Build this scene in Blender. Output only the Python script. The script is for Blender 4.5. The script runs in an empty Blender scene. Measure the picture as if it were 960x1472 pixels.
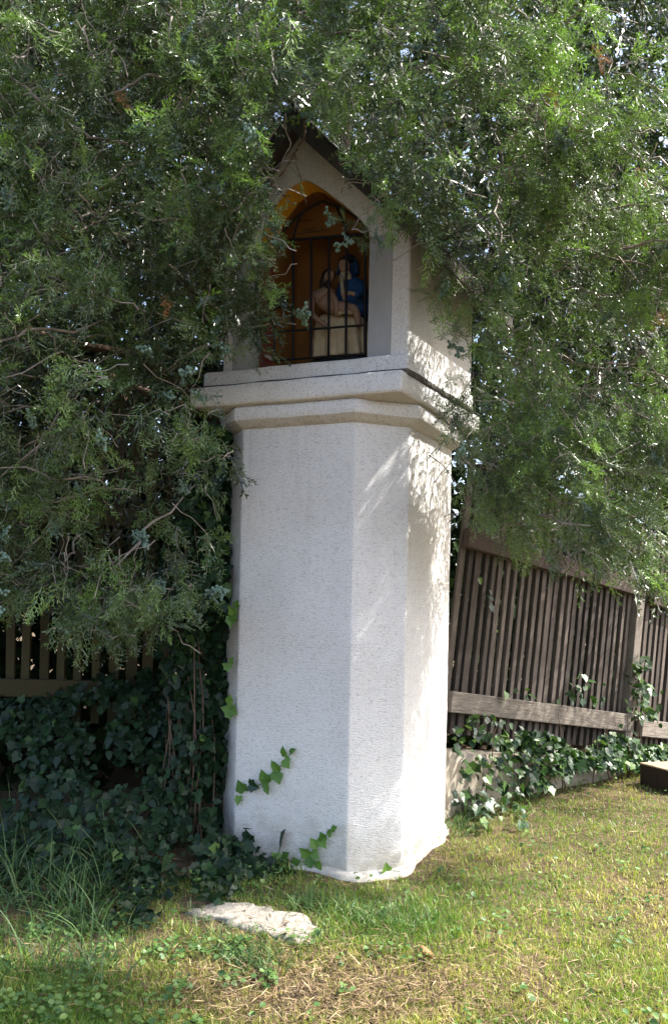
import bpy, bmesh, math, random
import numpy as np
from mathutils import Vector, Matrix, noise

random.seed(7)
rng = np.random.default_rng(7)
scene = bpy.context.scene
COL = scene.collection

# ------------------------------------------------------------------ camera, sky, sun, exposure
FPX, PCX, PCY, ROLL, CAMZ = 1300.0, 480.0, 880.0, 0.021, 1.06
cam_d = bpy.data.cameras.new('camera')
cam_d.sensor_fit = 'VERTICAL'
cam_d.sensor_height = 24.0
cam_d.lens = FPX / 1472.0 * 24.0
cam_d.shift_y = (PCY - 736.0) / 1472.0
cam_d.clip_end = 500.0
cam_d.clip_start = 0.05
cam = bpy.data.objects.new('camera', cam_d)
COL.objects.link(cam)
cam.rotation_euler = (math.radians(90), math.atan(ROLL), 0)
cam.rotation_euler = (Matrix.Rotation(math.radians(90), 3, 'X') @ Matrix.Rotation(math.atan(ROLL), 3, 'Z')).to_euler()
cam.location = (0, 0, CAMZ)
scene.camera = cam

SUN_EL, SUN_AZ = math.radians(50), math.radians(87)      # azimuth from +Y towards +X
world = bpy.data.worlds.new('World')
scene.world = world
world.use_nodes = True
wn = world.node_tree.nodes
sky = wn.new('ShaderNodeTexSky')
sky.sky_type = 'NISHITA'
sky.sun_disc = False
sky.sun_elevation = SUN_EL
sky.sun_rotation = SUN_AZ
sky.air_density = 0.8
sky.dust_density = 4.0
sky.ozone_density = 0.3
wn['Background'].inputs['Strength'].default_value = 0.15
world.node_tree.links.new(sky.outputs[0], wn['Background'].inputs['Color'])
sun_d = bpy.data.lights.new('sun', 'SUN')
sun_d.energy = 3.15
sun_d.angle = math.radians(0.53)
sun_d.color = (1.0, 0.965, 0.90)
sun = bpy.data.objects.new('sun', sun_d)
COL.objects.link(sun)
SUNV = Vector((math.sin(SUN_AZ) * math.cos(SUN_EL), math.cos(SUN_AZ) * math.cos(SUN_EL), math.sin(SUN_EL)))
sun.rotation_euler = SUNV.to_track_quat('Z', 'Y').to_euler()
sun.location = SUNV * 20
scene.view_settings.view_transform = 'Standard'
scene.view_settings.look = 'None'
scene.view_settings.exposure = 1.98
scene.view_settings.gamma = 1.0
scene.view_settings.use_curve_mapping = False
try:
    scene.cycles.max_bounces = 6
    scene.cycles.diffuse_bounces = 3
    scene.cycles.transmission_bounces = 3
    scene.cycles.sample_clamp_indirect = 6
except Exception:
    pass

# ------------------------------------------------------------------ helpers
def P(px, py, D):
    """a pixel of the photograph and a distance -> a point"""
    a = (px - PCX) + ROLL * (py - PCY)
    b = ROLL * (px - PCX) - (py - PCY)
    return Vector((a / FPX * D, D, CAMZ + b / FPX * D))

def pix(x, y, z):
    a = x / y * FPX
    b = (z - CAMZ) / y * FPX
    return PCX + a + ROLL * b, PCY - b + ROLL * a

def ground(x, y):
    z = 0.085 * (np.clip(y, 1.2, 6.5) - 3.55)
    z = z - 0.035 * np.exp(-(((x - 0.15) / 0.28) ** 2 + ((y - 3.48) / 0.25) ** 2))
    return z + 0.012 * np.sin(x * 3.1 + y * 2.3) + 0.008 * np.sin(x * 7.3 - y * 5.1 + 1.0)

def sstep(v, a, b):
    t = np.clip((v - a) / (b - a), 0, 1)
    return t * t * (3 - 2 * t)

def tag(o, label, cat, group=None):
    o['label'] = label
    o['category'] = cat
    if group:
        o['group'] = group
    return o

def empty(name, loc, label, cat, group=None):
    o = bpy.data.objects.new(name, None)
    COL.objects.link(o)
    o.location = loc
    o.empty_display_size = 0.1
    return tag(o, label, cat, group)

def root_of(o):
    return Vector(o.location)

def link(o, parent=None):
    COL.objects.link(o)
    if parent is not None:
        o.parent = parent
        w = Vector((0, 0, 0))
        p = parent
        while p is not None:
            w += Vector(p.location)
            if p.parent is not None:
                w += p.matrix_parent_inverse.translation
            p = p.parent
        o.matrix_parent_inverse = Matrix.Translation(-w)
    return o

def mesh_obj(name, verts, faces, mats, parent=None, smooth=False, midx=None, me=None):
    if me is None:
        me = bpy.data.meshes.new(name)
        me.from_pydata([tuple(v) for v in verts], [], [tuple(f) for f in faces])
        for m in (mats if isinstance(mats, (list, tuple)) else [mats]):
            me.materials.append(m)
        if midx is not None:
            me.polygons.foreach_set('material_index', midx)
        if smooth:
            me.polygons.foreach_set('use_smooth', [True] * len(me.polygons))
        me.update()
    o = bpy.data.objects.new(name, me)
    return link(o, parent)

def bulk(name, V, F, mat, parent=None, tint=None, kind=None, smooth=False):
    V = np.ascontiguousarray(V, dtype=np.float32)
    F = np.ascontiguousarray(F, dtype=np.int32)
    n, k = F.shape
    me = bpy.data.meshes.new(name)
    me.vertices.add(len(V))
    me.vertices.foreach_set('co', V.ravel())
    me.loops.add(n * k)
    me.loops.foreach_set('vertex_index', F.ravel())
    me.polygons.add(n)
    me.polygons.foreach_set('loop_start', np.arange(0, n * k, k, dtype=np.int32))
    if smooth:
        me.polygons.foreach_set('use_smooth', np.ones(n, dtype=bool))
    if tint is not None:
        at = me.attributes.new('tint', 'FLOAT', 'POINT')
        at.data.foreach_set('value', np.ascontiguousarray(tint, dtype=np.float32))
    me.materials.append(mat)
    me.update(calc_edges=True)
    o = bpy.data.objects.new(name, me)
    link(o, parent)
    if kind:
        o['kind'] = kind
    return o

def box_vf(c0, c1):
    x0, y0, z0 = c0
    x1, y1, z1 = c1
    v = [(x0, y0, z0), (x1, y0, z0), (x1, y1, z0), (x0, y1, z0), (x0, y0, z1), (x1, y0, z1), (x1, y1, z1), (x0, y1, z1)]
    f = [(0, 3, 2, 1), (4, 5, 6, 7), (0, 1, 5, 4), (1, 2, 6, 5), (2, 3, 7, 6), (3, 0, 4, 7)]
    return v, f

def bevel(o, w, seg=2, ang=35):
    m = o.modifiers.new('bevel', 'BEVEL')
    m.width = w
    m.segments = seg
    m.limit_method = 'ANGLE'
    m.angle_limit = math.radians(ang)
    return o

def tube_vf(pts, radii, sides=6, cap=True):
    pts = [Vector(p) for p in pts]
    V, F = [], []
    up = Vector((0.13, 0.21, 0.97)).normalized()
    n = len(pts)
    for i, p in enumerate(pts):
        d = (pts[min(i + 1, n - 1)] - pts[max(i - 1, 0)]).normalized()
        if abs(d.dot(up)) > 0.95:
            a = d.cross(Vector((1, 0, 0))).normalized()
        else:
            a = d.cross(up).normalized()
        b = d.cross(a)
        r = radii[i] if hasattr(radii, '__len__') else radii
        for k in range(sides):
            t = 2 * math.pi * k / sides
            V.append(p + a * math.cos(t) * r + b * math.sin(t) * r)
    for i in range(n - 1):
        for k in range(sides):
            k2 = (k + 1) % sides
            F.append((i * sides + k, i * sides + k2, (i + 1) * sides + k2, (i + 1) * sides + k))
    if cap:
        F.append(tuple(range(sides - 1, -1, -1)))
        F.append(tuple((n - 1) * sides + k for k in range(sides)))
    return V, F

def merge(parts):
    V, F = [], []
    for v, f in parts:
        o = len(V)
        V += list(v)
        F += [tuple(i + o for i in q) for q in f]
    return V, F

def inpoly(px, py, poly):
    inside = np.zeros(len(px), dtype=bool)
    n = len(poly)
    for i in range(n):
        x0, y0 = poly[i]
        x1, y1 = poly[(i + 1) % n]
        c = ((y0 > py) != (y1 > py)) & (px < (x1 - x0) * (py - y0) / (y1 - y0 + 1e-9) + x0)
        inside ^= c
    return inside

# ------------------------------------------------------------------ materials
def mat_new(name):
    m = bpy.data.materials.new(name)
    m.use_nodes = True
    nt = m.node_tree
    return m, nt, nt.nodes['Principled BSDF'], nt.nodes['Material Output']

def nd(nt, t, **kw):
    n = nt.nodes.new(t)
    for k, v in kw.items():
        if k in n.inputs:
            n.inputs[k].default_value = v
        else:
            setattr(n, k, v)
    return n

def ramp(nt, stops, src, interp='LINEAR'):
    r = nt.nodes.new('ShaderNodeValToRGB')
    e = r.color_ramp.elements
    while len(e) < len(stops):
        e.new(0.5)
    for i, (p, c) in enumerate(stops):
        e[i].position = p
        e[i].color = (c[0], c[1], c[2], 1) if hasattr(c, '__len__') else (c, c, c, 1)
    r.color_ramp.interpolation = interp
    nt.links.new(src, r.inputs[0])
    return r

def coords(nt, scale=(1, 1, 1), kind='Object'):
    tc = nt.nodes.new('ShaderNodeTexCoord')
    mp = nt.nodes.new('ShaderNodeMapping')
    mp.inputs['Scale'].default_value = scale
    nt.links.new(tc.outputs[kind], mp.inputs['Vector'])
    return mp.outputs[0]

def noise_tex(nt, vec, scale, detail=4, rough=0.6):
    n = nt.nodes.new('ShaderNodeTexNoise')
    n.inputs['Scale'].default_value = scale
    n.inputs['Detail'].default_value = detail
    n.inputs['Roughness'].default_value = rough
    if vec is not None:
        nt.links.new(vec, n.inputs['Vector'])
    return n.outputs['Fac']

def mixc(nt, fac, a, b, mode='MIX'):
    m = nt.nodes.new('ShaderNodeMix')
    m.data_type = 'RGBA'
    m.blend_type = mode
    for sock, v in ((m.inputs['Factor'], fac), (m.inputs['A'], a), (m.inputs['B'], b)):
        pass
    ins = [s for s in m.inputs if s.enabled]
    fa, A, B = ins[0], ins[1], ins[2]
    for s, v in ((fa, fac), (A, a), (B, b)):
        if hasattr(v, 'links') or hasattr(v, 'is_linked'):
            nt.links.new(v, s)
        elif hasattr(v, '__len__'):
            s.default_value = (v[0], v[1], v[2], 1)
        else:
            s.default_value = v
    return [s for s in m.outputs if s.enabled][0]

def math_n(nt, op, a, b=0.0):
    m = nt.nodes.new('ShaderNodeMath')
    m.operation = op
    for s, v in ((m.inputs[0], a), (m.inputs[1], b)):
        if hasattr(v, 'is_linked'):
            nt.links.new(v, s)
        else:
            s.default_value = v
    return m.outputs[0]

def bump(nt, bs, h, strength, dist):
    b = nt.nodes.new('ShaderNodeBump')
    b.inputs['Strength'].default_value = strength
    b.inputs['Distance'].default_value = dist
    nt.links.new(h, b.inputs['Height'])
    nt.links.new(b.outputs[0], bs.inputs['Normal'])
    return b

def stucco(name, base, pits, stain, streak=(24, 24, 150), stain_amt=0.35, bs_str=0.7, foot=False):
    m, nt, bs, out = mat_new(name)
    v1 = coords(nt, streak)
    v2 = coords(nt, (1, 1, 1))
    rough1 = noise_tex(nt, v1, 2.2, 5, 0.62)
    grain = noise_tex(nt, v2, 210, 3, 0.6)
    big = noise_tex(nt, v2, 2.6, 4, 0.6)
    pit = ramp(nt, [(0.33, 1), (0.44, 0)], rough1).outputs[0]
    pit2 = ramp(nt, [(0.57, 0), (0.68, 1)], noise_tex(nt, v2, 95, 3, 0.6)).outputs[0]
    pf = math_n(nt, 'MAXIMUM', math_n(nt, 'MULTIPLY', pit, 0.75), math_n(nt, 'MULTIPLY', pit2, 0.45))
    c0 = mixc(nt, ramp(nt, [(0.35, 0), (0.75, 1)], big).outputs[0], base, [c * 0.9 for c in base])
    c1 = mixc(nt, math_n(nt, 'MULTIPLY', ramp(nt, [(0.52, 0), (0.75, 1)], noise_tex(nt, v2, 5.5, 5, 0.7)).outputs[0], stain_amt), c0, stain)
    c2 = mixc(nt, pf, c1, pits)
    if foot:                                # soil splashed up the foot, uneven upper edge
        sp = nt.nodes.new('ShaderNodeSeparateXYZ')
        nt.links.new(v2, sp.inputs[0])
        hh = math_n(nt, 'ADD', sp.outputs[2], math_n(nt, 'MULTIPLY', math_n(nt, 'SUBTRACT', noise_tex(nt, v2, 9, 5, 0.7), 0.5), 0.55))
        c2 = mixc(nt, math_n(nt, 'MULTIPLY', ramp(nt, [(0.02, 1), (0.22, 0)], hh).outputs[0], 0.65), c2, (0.38, 0.335, 0.24))
        sv = coords(nt, (22, 22, 0.7))     # faint grey rain runs from the ledge
        run = ramp(nt, [(0.56, 0), (0.74, 1)], noise_tex(nt, sv, 1.0, 4, 0.6)).outputs[0]
        up = ramp(nt, [(0.55, 0), (0.95, 1)], math_n(nt, 'DIVIDE', sp.outputs[2], 1.9)).outputs[0]
        c2 = mixc(nt, math_n(nt, 'MULTIPLY', math_n(nt, 'MULTIPLY', run, up), 0.30), c2, (0.42, 0.39, 0.35))
    nt.links.new(c2, bs.inputs['Base Color'])
    bs.inputs['Roughness'].default_value = 0.92
    bs.inputs['Specular IOR Level'].default_value = 0.15
    h = math_n(nt, 'ADD', math_n(nt, 'MULTIPLY', rough1, 1.0), math_n(nt, 'MULTIPLY', grain, 0.55))
    bump(nt, bs, h, bs_str, 0.012)
    return m

M_SHAFT = stucco('white_stucco', (0.87, 0.85, 0.82), (0.42, 0.40, 0.37), (0.70, 0.67, 0.62), stain_amt=0.35, foot=True)
M_LEDGE = stucco('ledge_stucco', (0.86, 0.85, 0.835), (0.34, 0.325, 0.31), (0.70, 0.655, 0.60), streak=(60, 60, 90), stain_amt=0.6)
M_WALLST = stucco('niche_stucco', (0.78, 0.76, 0.735), (0.34, 0.32, 0.30), (0.62, 0.575, 0.53), streak=(55, 55, 80), stain_amt=0.5)
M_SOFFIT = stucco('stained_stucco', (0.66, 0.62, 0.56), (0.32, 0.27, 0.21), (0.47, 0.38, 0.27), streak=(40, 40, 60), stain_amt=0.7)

def simple(name, col, rough=0.8, var=0.25, scale=8, bumpv=0.0, spec=0.3, metal=0.0, stretch=(1, 1, 1), objrand=0.0, col2=None):
    m, nt, bs, out = mat_new(name)
    v = coords(nt, stretch)
    n = noise_tex(nt, v, scale, 5, 0.65)
    c = mixc(nt, ramp(nt, [(0.3, 0), (0.72, 1)], n).outputs[0], col, col2 if col2 else [k * (1 - var) for k in col])
    if objrand:
        oi = nt.nodes.new('ShaderNodeObjectInfo')
        c = mixc(nt, 1.0, c, ramp(nt, [(0, 1 - objrand), (1, 1 + objrand)], oi.outputs['Random']).outputs[0], 'MULTIPLY')
    nt.links.new(c, bs.inputs['Base Color'])
    bs.inputs['Roughness'].default_value = rough
    bs.inputs['Specular IOR Level'].default_value = spec
    bs.inputs['Metallic'].default_value = metal
    if bumpv:
        bump(nt, bs, n, bumpv, 0.006)
    return m

M_GREY = simple('grey_render', (0.36, 0.37, 0.38), 0.85, 0.25, 9, 0.15, stretch=(1, 1, 0.3), col2=(0.28, 0.285, 0.29))
M_RED = simple('red_paint', (0.23, 0.045, 0.035), 0.75, 0.4, 14, 0.3, stretch=(1, 1, 0.5))
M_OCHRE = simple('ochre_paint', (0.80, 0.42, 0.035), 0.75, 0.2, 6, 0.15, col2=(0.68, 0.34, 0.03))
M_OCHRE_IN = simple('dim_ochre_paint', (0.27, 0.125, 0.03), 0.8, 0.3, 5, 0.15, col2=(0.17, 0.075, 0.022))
M_CHIP = simple('chipped_plaster', (0.5, 0.46, 0.44), 0.9, 0.2, 40)
M_IRON = simple('black_iron', (0.022, 0.020, 0.024), 0.55, 0.4, 60, 0.2, spec=0.4, metal=0.3)
M_ROOFWOOD = simple('dark_roof_wood', (0.07, 0.058, 0.053), 0.85, 0.45, 10, 0.35, stretch=(3, 3, 1))
M_ROOFFELT = simple('black_roof_felt', (0.035, 0.034, 0.036), 0.7, 0.3, 60, 0.3)
M_LETTER = simple('lettering_paint', (0.05, 0.035, 0.02), 0.8, 0.1, 10)
M_WOOD = simple('weathered_wood', (0.115, 0.096, 0.080), 0.85, 0.5, 9, 0.6, stretch=(9, 9, 0.7), objrand=0.5, col2=(0.040, 0.031, 0.025))
M_RAIL = simple('grey_rail_wood', (0.27, 0.24, 0.20), 0.9, 0.5, 9, 0.9, spec=0.1, stretch=(22, 22, 1.6), objrand=0.1, col2=(0.10, 0.085, 0.07))
M_RAILDK = simple('dark_rail_wood', (0.085, 0.06, 0.045), 0.85, 0.5, 7, 0.5, stretch=(22, 22, 1.6), col2=(0.035, 0.027, 0.022))
M_MOSSWOOD = simple('mossy_wood', (0.075, 0.055, 0.028), 0.9, 0.5, 9, 0.5, stretch=(1.5, 1.5, 8), objrand=0.25, col2=(0.055, 0.055, 0.02))
M_PLINTH = simple('pale_concrete', (0.42, 0.37, 0.29), 0.9, 0.4, 7, 0.5, col2=(0.25, 0.22, 0.17))
M_STONE = simple('pale_stone', (0.37, 0.345, 0.30), 0.95, 0.5, 48, 1.0, spec=0.1, col2=(0.15, 0.13, 0.10))
M_TIMBER = simple('dark_timber', (0.05, 0.032, 0.024), 0.8, 0.5, 10, 0.4, stretch=(8, 8, 1))
M_TIMBERTOP = simple('pale_timber_end', (0.38, 0.29, 0.19), 0.85, 0.3, 14, 0.4)
M_BARK = simple('juniper_bark', (0.15, 0.105, 0.075), 0.9, 0.5, 12, 0.8, stretch=(6, 6, 1), col2=(0.075, 0.05, 0.036))
M_TWIG = simple('grey_twig_bark', (0.34, 0.30, 0.26), 0.7, 0.4, 25, 0.4, spec=0.4, col2=(0.15, 0.12, 0.095))

def leaf_mat(name, stops, rough=0.5, trans=0.25, spec=0.5, src='attr', sub=1.0):
    m, nt, bs, out = mat_new(name)
    if src == 'attr':
        a = nt.nodes.new('ShaderNodeAttribute')
        a.attribute_name = 'tint'
        f = a.outputs['Fac']
    else:
        a = nt.nodes.new('ShaderNodeObjectInfo')
        f = a.outputs['Random']
    r = ramp(nt, stops, f).outputs[0]
    nt.links.new(r, bs.inputs['Base Color'])
    bs.inputs['Roughness'].default_value = rough
    bs.inputs['Specular IOR Level'].default_value = spec
    tr = nt.nodes.new('ShaderNodeBsdfTranslucent')
    nt.links.new(mixc(nt, 1.0, r, (1.15, 1.35, 0.6), 'MULTIPLY'), tr.inputs['Color'])
    mx = nt.nodes.new('ShaderNodeMixShader')
    mx.inputs[0].default_value = trans
    nt.links.new(bs.outputs[0], mx.inputs[1])
    nt.links.new(tr.outputs[0], mx.inputs[2])
    nt.links.new(mx.outputs[0], out.inputs['Surface'])
    return m

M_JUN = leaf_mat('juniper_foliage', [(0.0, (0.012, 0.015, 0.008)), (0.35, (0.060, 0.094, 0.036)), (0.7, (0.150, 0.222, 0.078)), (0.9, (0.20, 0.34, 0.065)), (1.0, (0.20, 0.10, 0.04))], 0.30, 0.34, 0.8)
M_DEAD = leaf_mat('dead_juniper_foliage', [(0, (0.26, 0.09, 0.03)), (1, (0.36, 0.15, 0.05))], 0.7, 0.2, 0.2)
M_BERRY = leaf_mat('juniper_berry', [(0, (0.10, 0.17, 0.13)), (1, (0.18, 0.26, 0.205))], 0.6, 0.05, 0.3)
IVY_STOPS = [(0.0, (0.012, 0.030, 0.012)), (0.45, (0.022, 0.055, 0.018)), (0.8, (0.042, 0.095, 0.025)), (1.0, (0.11, 0.19, 0.04))]
M_IVY = leaf_mat('ivy_leaf', IVY_STOPS, 0.38, 0.18, 0.5)
M_IVYO = leaf_mat('ivy_leaf_single', IVY_STOPS, 0.38, 0.18, 0.5, src='obj')
IVY_STOPS_SHADED = [(0.0, (0.008, 0.020, 0.009)), (0.5, (0.014, 0.036, 0.013)), (0.85, (0.026, 0.062, 0.019)), (1.0, (0.075, 0.14, 0.03))]  # ivy colours darkened, the shade on the left painted into the leaves
M_IVYSHADED = leaf_mat('shaded_ivy_leaf', IVY_STOPS_SHADED, 0.48, 0.12, 0.3)
M_IVYOSHADED = leaf_mat('shaded_ivy_leaf_single', IVY_STOPS_SHADED, 0.48, 0.12, 0.3, src='obj')
M_IVYYOUNG = leaf_mat('young_ivy_leaf', [(0, (0.07, 0.16, 0.03)), (1, (0.15, 0.27, 0.05))], 0.45, 0.3, 0.4, src='obj')
M_GRASS = leaf_mat('grass_blades', [(0.0, (0.095, 0.185, 0.028)), (0.35, (0.225, 0.295, 0.050)), (0.65, (0.43, 0.40, 0.12)), (1.0, (0.52, 0.41, 0.21))], 0.42, 0.35, 0.5)
M_TALL = leaf_mat('tall_grass_blades', [(0.0, (0.045, 0.095, 0.030)), (0.6, (0.085, 0.155, 0.050)), (1.0, (0.30, 0.26, 0.12))], 0.5, 0.25, 0.4)
M_WEED = leaf_mat('weed_leaves', [(0.0, (0.045, 0.105, 0.025)), (1.0, (0.12, 0.20, 0.05))], 0.5, 0.2, 0.4)
M_SHRUB = leaf_mat('shrub_leaves', [(0.0, (0.010, 0.018, 0.007)), (0.9, (0.024, 0.045, 0.014)), (1.0, (0.07, 0.12, 0.025))], 0.85, 0.12, 0.08)
M_LITTER = leaf_mat('dry_litter', [(0.0, (0.09, 0.06, 0.04)), (0.7, (0.24, 0.165, 0.09)), (1.0, (0.42, 0.33, 0.2))], 0.8, 0.05, 0.2)

def ground_mat():
    m, nt, bs, out = mat_new('soil_and_thatch')
    v = coords(nt)
    a = noise_tex(nt, v, 3.0, 6, 0.7)
    b = noise_tex(nt, v, 60.0, 4, 0.7)
    c = mixc(nt, ramp(nt, [(0.35, 0), (0.65, 1)], a).outputs[0], (0.11, 0.085, 0.048), (0.17, 0.12, 0.075))
    c = mixc(nt, ramp(nt, [(0.4, 0), (0.7, 1)], b).outputs[0], c, (0.05, 0.04, 0.026))
    nt.links.new(c, bs.inputs['Base Color'])
    bs.inputs['Roughness'].default_value = 1.0
    bs.inputs['Specular IOR Level'].default_value = 0.1
    bump(nt, bs, b, 0.8, 0.02)
    return m

# ------------------------------------------------------------------ ground
def build_ground():
    ax = np.concatenate([[-150, -60, -25, -10, -6], np.linspace(-4, 4, 110), [6, 10, 25, 60, 150]])
    ay = np.concatenate([[-150, -60, -25, -10, -4, -1], np.linspace(0.5, 8, 110), [10, 14, 25, 60, 150]])
    X, Y = np.meshgrid(ax, ay)
    Z = ground(X, Y) * 1.0
    fade = np.clip(1 - (np.hypot(X, Y - 3) - 9) / 20, 0, 1)
    Z = Z * fade
    nx, ny = len(ax), len(ay)
    V = np.stack([X, Y, Z], -1).reshape(-1, 3)
    i = np.arange(nx * ny).reshape(ny, nx)
    F = np.stack([i[:-1, :-1], i[:-1, 1:], i[1:, 1:], i[1:, :-1]], -1).reshape(-1, 4)
    o = bulk('ground', V, F, ground_mat(), smooth=True)
    o['kind'] = 'structure'
build_ground()

# ------------------------------------------------------------------ the wayside shrine
E = [(-0.469, 3.99), (-0.399, 3.819), (0.07, 3.62), (0.294, 3.70), (0.533, 4.211), (0.47, 4.42), (0.02, 4.60), (-0.28, 4.40)]
NF = Vector((-0.391, -0.920))            # front normal in plan
UF = Vector((0.920, -0.391))             # along the front, to its right corner
WV = Vector((0.469, 0.883))              # along the side, going back

def offset_poly(poly, d):
    n = len(poly)
    out = []
    for i in range(n):
        p0, p1, p2 = Vector(poly[i - 1]), Vector(poly[i]), Vector(poly[(i + 1) % n])
        d1, d2 = (p1 - p0).normalized(), (p2 - p1).normalized()
        n1, n2 = Vector((d1.y, -d1.x)), Vector((d2.y, -d2.x))
        b = (n1 + n2)
        b = b / max(b.length_squared, 1e-6) * 2
        out.append(tuple(p1 + b * d))
    return out

def round_ring(poly, r, step=0.03, ref=None):
    n = len(poly)
    ref = ref or poly              # the ring that fixes the point counts
    pts = []
    for i in range(n):
        p0, p1, p2 = Vector(poly[i - 1]), Vector(poly[i]), Vector(poly[(i + 1) % n])
        a = p1 + (p0 - p1).normalized() * r
        c = p1 + (p2 - p1).normalized() * r
        for t in (0, 0.25, 0.5, 0.75, 1):
            pts.append(a * (1 - t) ** 2 + p1 * 2 * t * (1 - t) + c * t * t)
        q = p2 + (p1 - p2).normalized() * r
        m = max(1, int((Vector(ref[(i + 1) % n]) - Vector(ref[i])).length / step))
        for k in range(1, m):
            pts.append(c.lerp(q, k / m))
    return pts

def solid(name, layers, mat, parent, wob=0.002, wfreq=7.0, midx_fn=None, mats=None):
    """layers: list of (ring of 2-D points, z); equal point counts"""
    V, F, mi = [], [], []
    n = len(layers[0][0])
    for ring, z in layers:
        cx = sum(p[0] for p in ring) / n
        cy = sum(p[1] for p in ring) / n
        for p in ring:
            v = Vector((p[0], p[1], z))
            dv = Vector((p[0] - cx, p[1] - cy, 0)).normalized()
            k = noise.noise(v * wfreq) * wob + noise.noise(v * wfreq * 4) * wob * 0.45
            v = v + dv * k + Vector((0, 0, noise.noise(v * wfreq + Vector((9, 4, 2))) * wob * 0.8))
            V.append(v)
    for i in range(len(layers) - 1):
        for k in range(n):
            k2 = (k + 1) % n
            F.append((i * n + k, i * n + k2, (i + 1) * n + k2, (i + 1) * n + k))
            mi.append(midx_fn(i) if midx_fn else 0)
    F.append(tuple(range(n - 1, -1, -1)))
    F.append(tuple((len(layers) - 1) * n + k for k in range(n)))
    mi += [midx_fn(0) if midx_fn else 0, 0]
    return mesh_obj(name, V, F, mats or mat, parent, True, mi)

shrine = empty('wayside_shrine', (0.05, 4.1, 0.05), 'white stuccoed pillar shrine with gabled niche, iron gate and chamfered corners', 'shrine')
Z_SH = 1.845
def build_shrine_body():
    base = E
    lay = []
    for i in range(76):
        z = -0.12 + (Z_SH + 0.01 + 0.12) * i / 75
        off = 0.004 * (1 - z / Z_SH)
        lay.append((round_ring(offset_poly(base, off), 0.008, ref=E), z))
    solid('shaft', lay, M_SHAFT, shrine, 0.003, 5.0)
    # round-edged footing
    fp = offset_poly(E, 0.036)
    lay = []
    for z, o in ((-0.2, 0.0), (-0.02, 0.004), (0.008, -0.006), (0.018, -0.022), (0.024, -0.045)):
        lay.append((round_ring(offset_poly(fp, o), 0.06, 0.05, E), z))
    o = solid('footing', lay, M_SHAFT, shrine, 0.026, 8.0)
    for v in o.data.vertices:                 # the ground climbs to the back, so does the footing
        v.co.z += max(0.0, float(ground(v.co.x, v.co.y))) * 0.95 + 0.004
    # neck moulding, follows the eight corners
    lay = []
    for z, o in ((Z_SH - 0.022, 0.002), (Z_SH - 0.010, 0.022), (Z_SH + 0.004, 0.040), (Z_SH + 0.008, 0.046), (Z_SH + 0.058, 0.046), (Z_SH + 0.064, 0.040)):
        lay.append((round_ring(offset_poly(E, o), 0.006, ref=E), z))
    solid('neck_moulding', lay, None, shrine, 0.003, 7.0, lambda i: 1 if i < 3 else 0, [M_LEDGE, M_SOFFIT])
    # square slab
    C, L, R = Vector((0.24, 3.467)), Vector((-0.633, 3.837)), Vector((0.67, 4.28))
    B = R + (L - C)
    sq = [tuple(L), tuple(C), tuple(R), tuple(B)]
    z0 = Z_SH + 0.062
    lay = []
    for z, o in ((z0 - 0.0, -0.075), (z0 + 0.004, -0.03), (z0 + 0.008, -0.010), (z0 + 0.012, -0.003), (z0 + 0.018, 0.0), (1.990, 0.0), (1.996, -0.004), (1.998, -0.02), (2.000, -0.05)):
        lay.append((round_ring(offset_poly(sq, o), 0.010, ref=sq), z))
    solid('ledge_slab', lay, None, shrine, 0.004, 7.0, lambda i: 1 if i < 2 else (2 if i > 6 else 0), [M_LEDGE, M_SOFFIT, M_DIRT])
    # sill block under the niche
    q = offset_poly(E, 0.0)
    p0 = Vector((0.0798, 3.643)) + NF * 0.045
    sl, sr = p0 - UF * 0.70, p0 + UF * 0.222
    sb = [tuple(sl), tuple(sr), tuple(sr + WV * 0.76), tuple(sl + WV * 0.76)]
    lay = []
    for z, o in ((1.99, 0.003), (2.015, 0.002), (2.020, 0.0), (2.064, 0.0), (2.074, -0.007), (2.077, -0.02)):
        lay.append((round_ring(offset_poly(sb, o), 0.016, ref=sb), z))
    solid('sill_block', lay, None, shrine, 0.004, 8.0, lambda i: 1 if i < 1 else 0, [M_LEDGE, M_DIRT])

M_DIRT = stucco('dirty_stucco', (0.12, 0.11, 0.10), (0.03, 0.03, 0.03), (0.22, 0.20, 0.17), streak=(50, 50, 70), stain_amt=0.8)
build_shrine_body()

W0 = Vector((0.0798, 3.643))
def wp(u, z, d):
    p = W0 + UF * u + WV * d
    return Vector((p.x, p.y, z))

def to_uz(px, py, d=0.0):
    """pixel -> (u, z) on the niche front plane pushed back by d"""
    o = W0 + WV * d
    r = P(px, py, 1.0) - Vector((0, 0, CAMZ))
    # o + UF*u = r*D
    A = np.array([[UF.x, -r.x], [UF.y, -r.y]])
    u, D = np.linalg.solve(A, np.array([-o.x, -o.y]))
    return float(u), float(CAMZ + r.z * D)

UL, UR = -0.631, 0.2068
OPEN_PX = [(372, 520), (372, 345), (376, 330), (388, 301), (408, 274), (427, 260), (435, 257.5), (444, 259.5), (463, 271), (491, 292), (515, 313), (528, 329), (531, 345), (529, 508)]
OPEN = [to_uz(*p) for p in OPEN_PX]
OPEN[0] = (OPEN[1][0], 2.07)
OPEN[-1] = (OPEN[-2][0], 2.07)
APEX = to_uz(433, 186)
ZR = to_uz(590, 330)[1]
ZL = to_uz(325, 348)[1]
ND, GD = 0.32, 0.135                         # niche depth, gate depth

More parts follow.
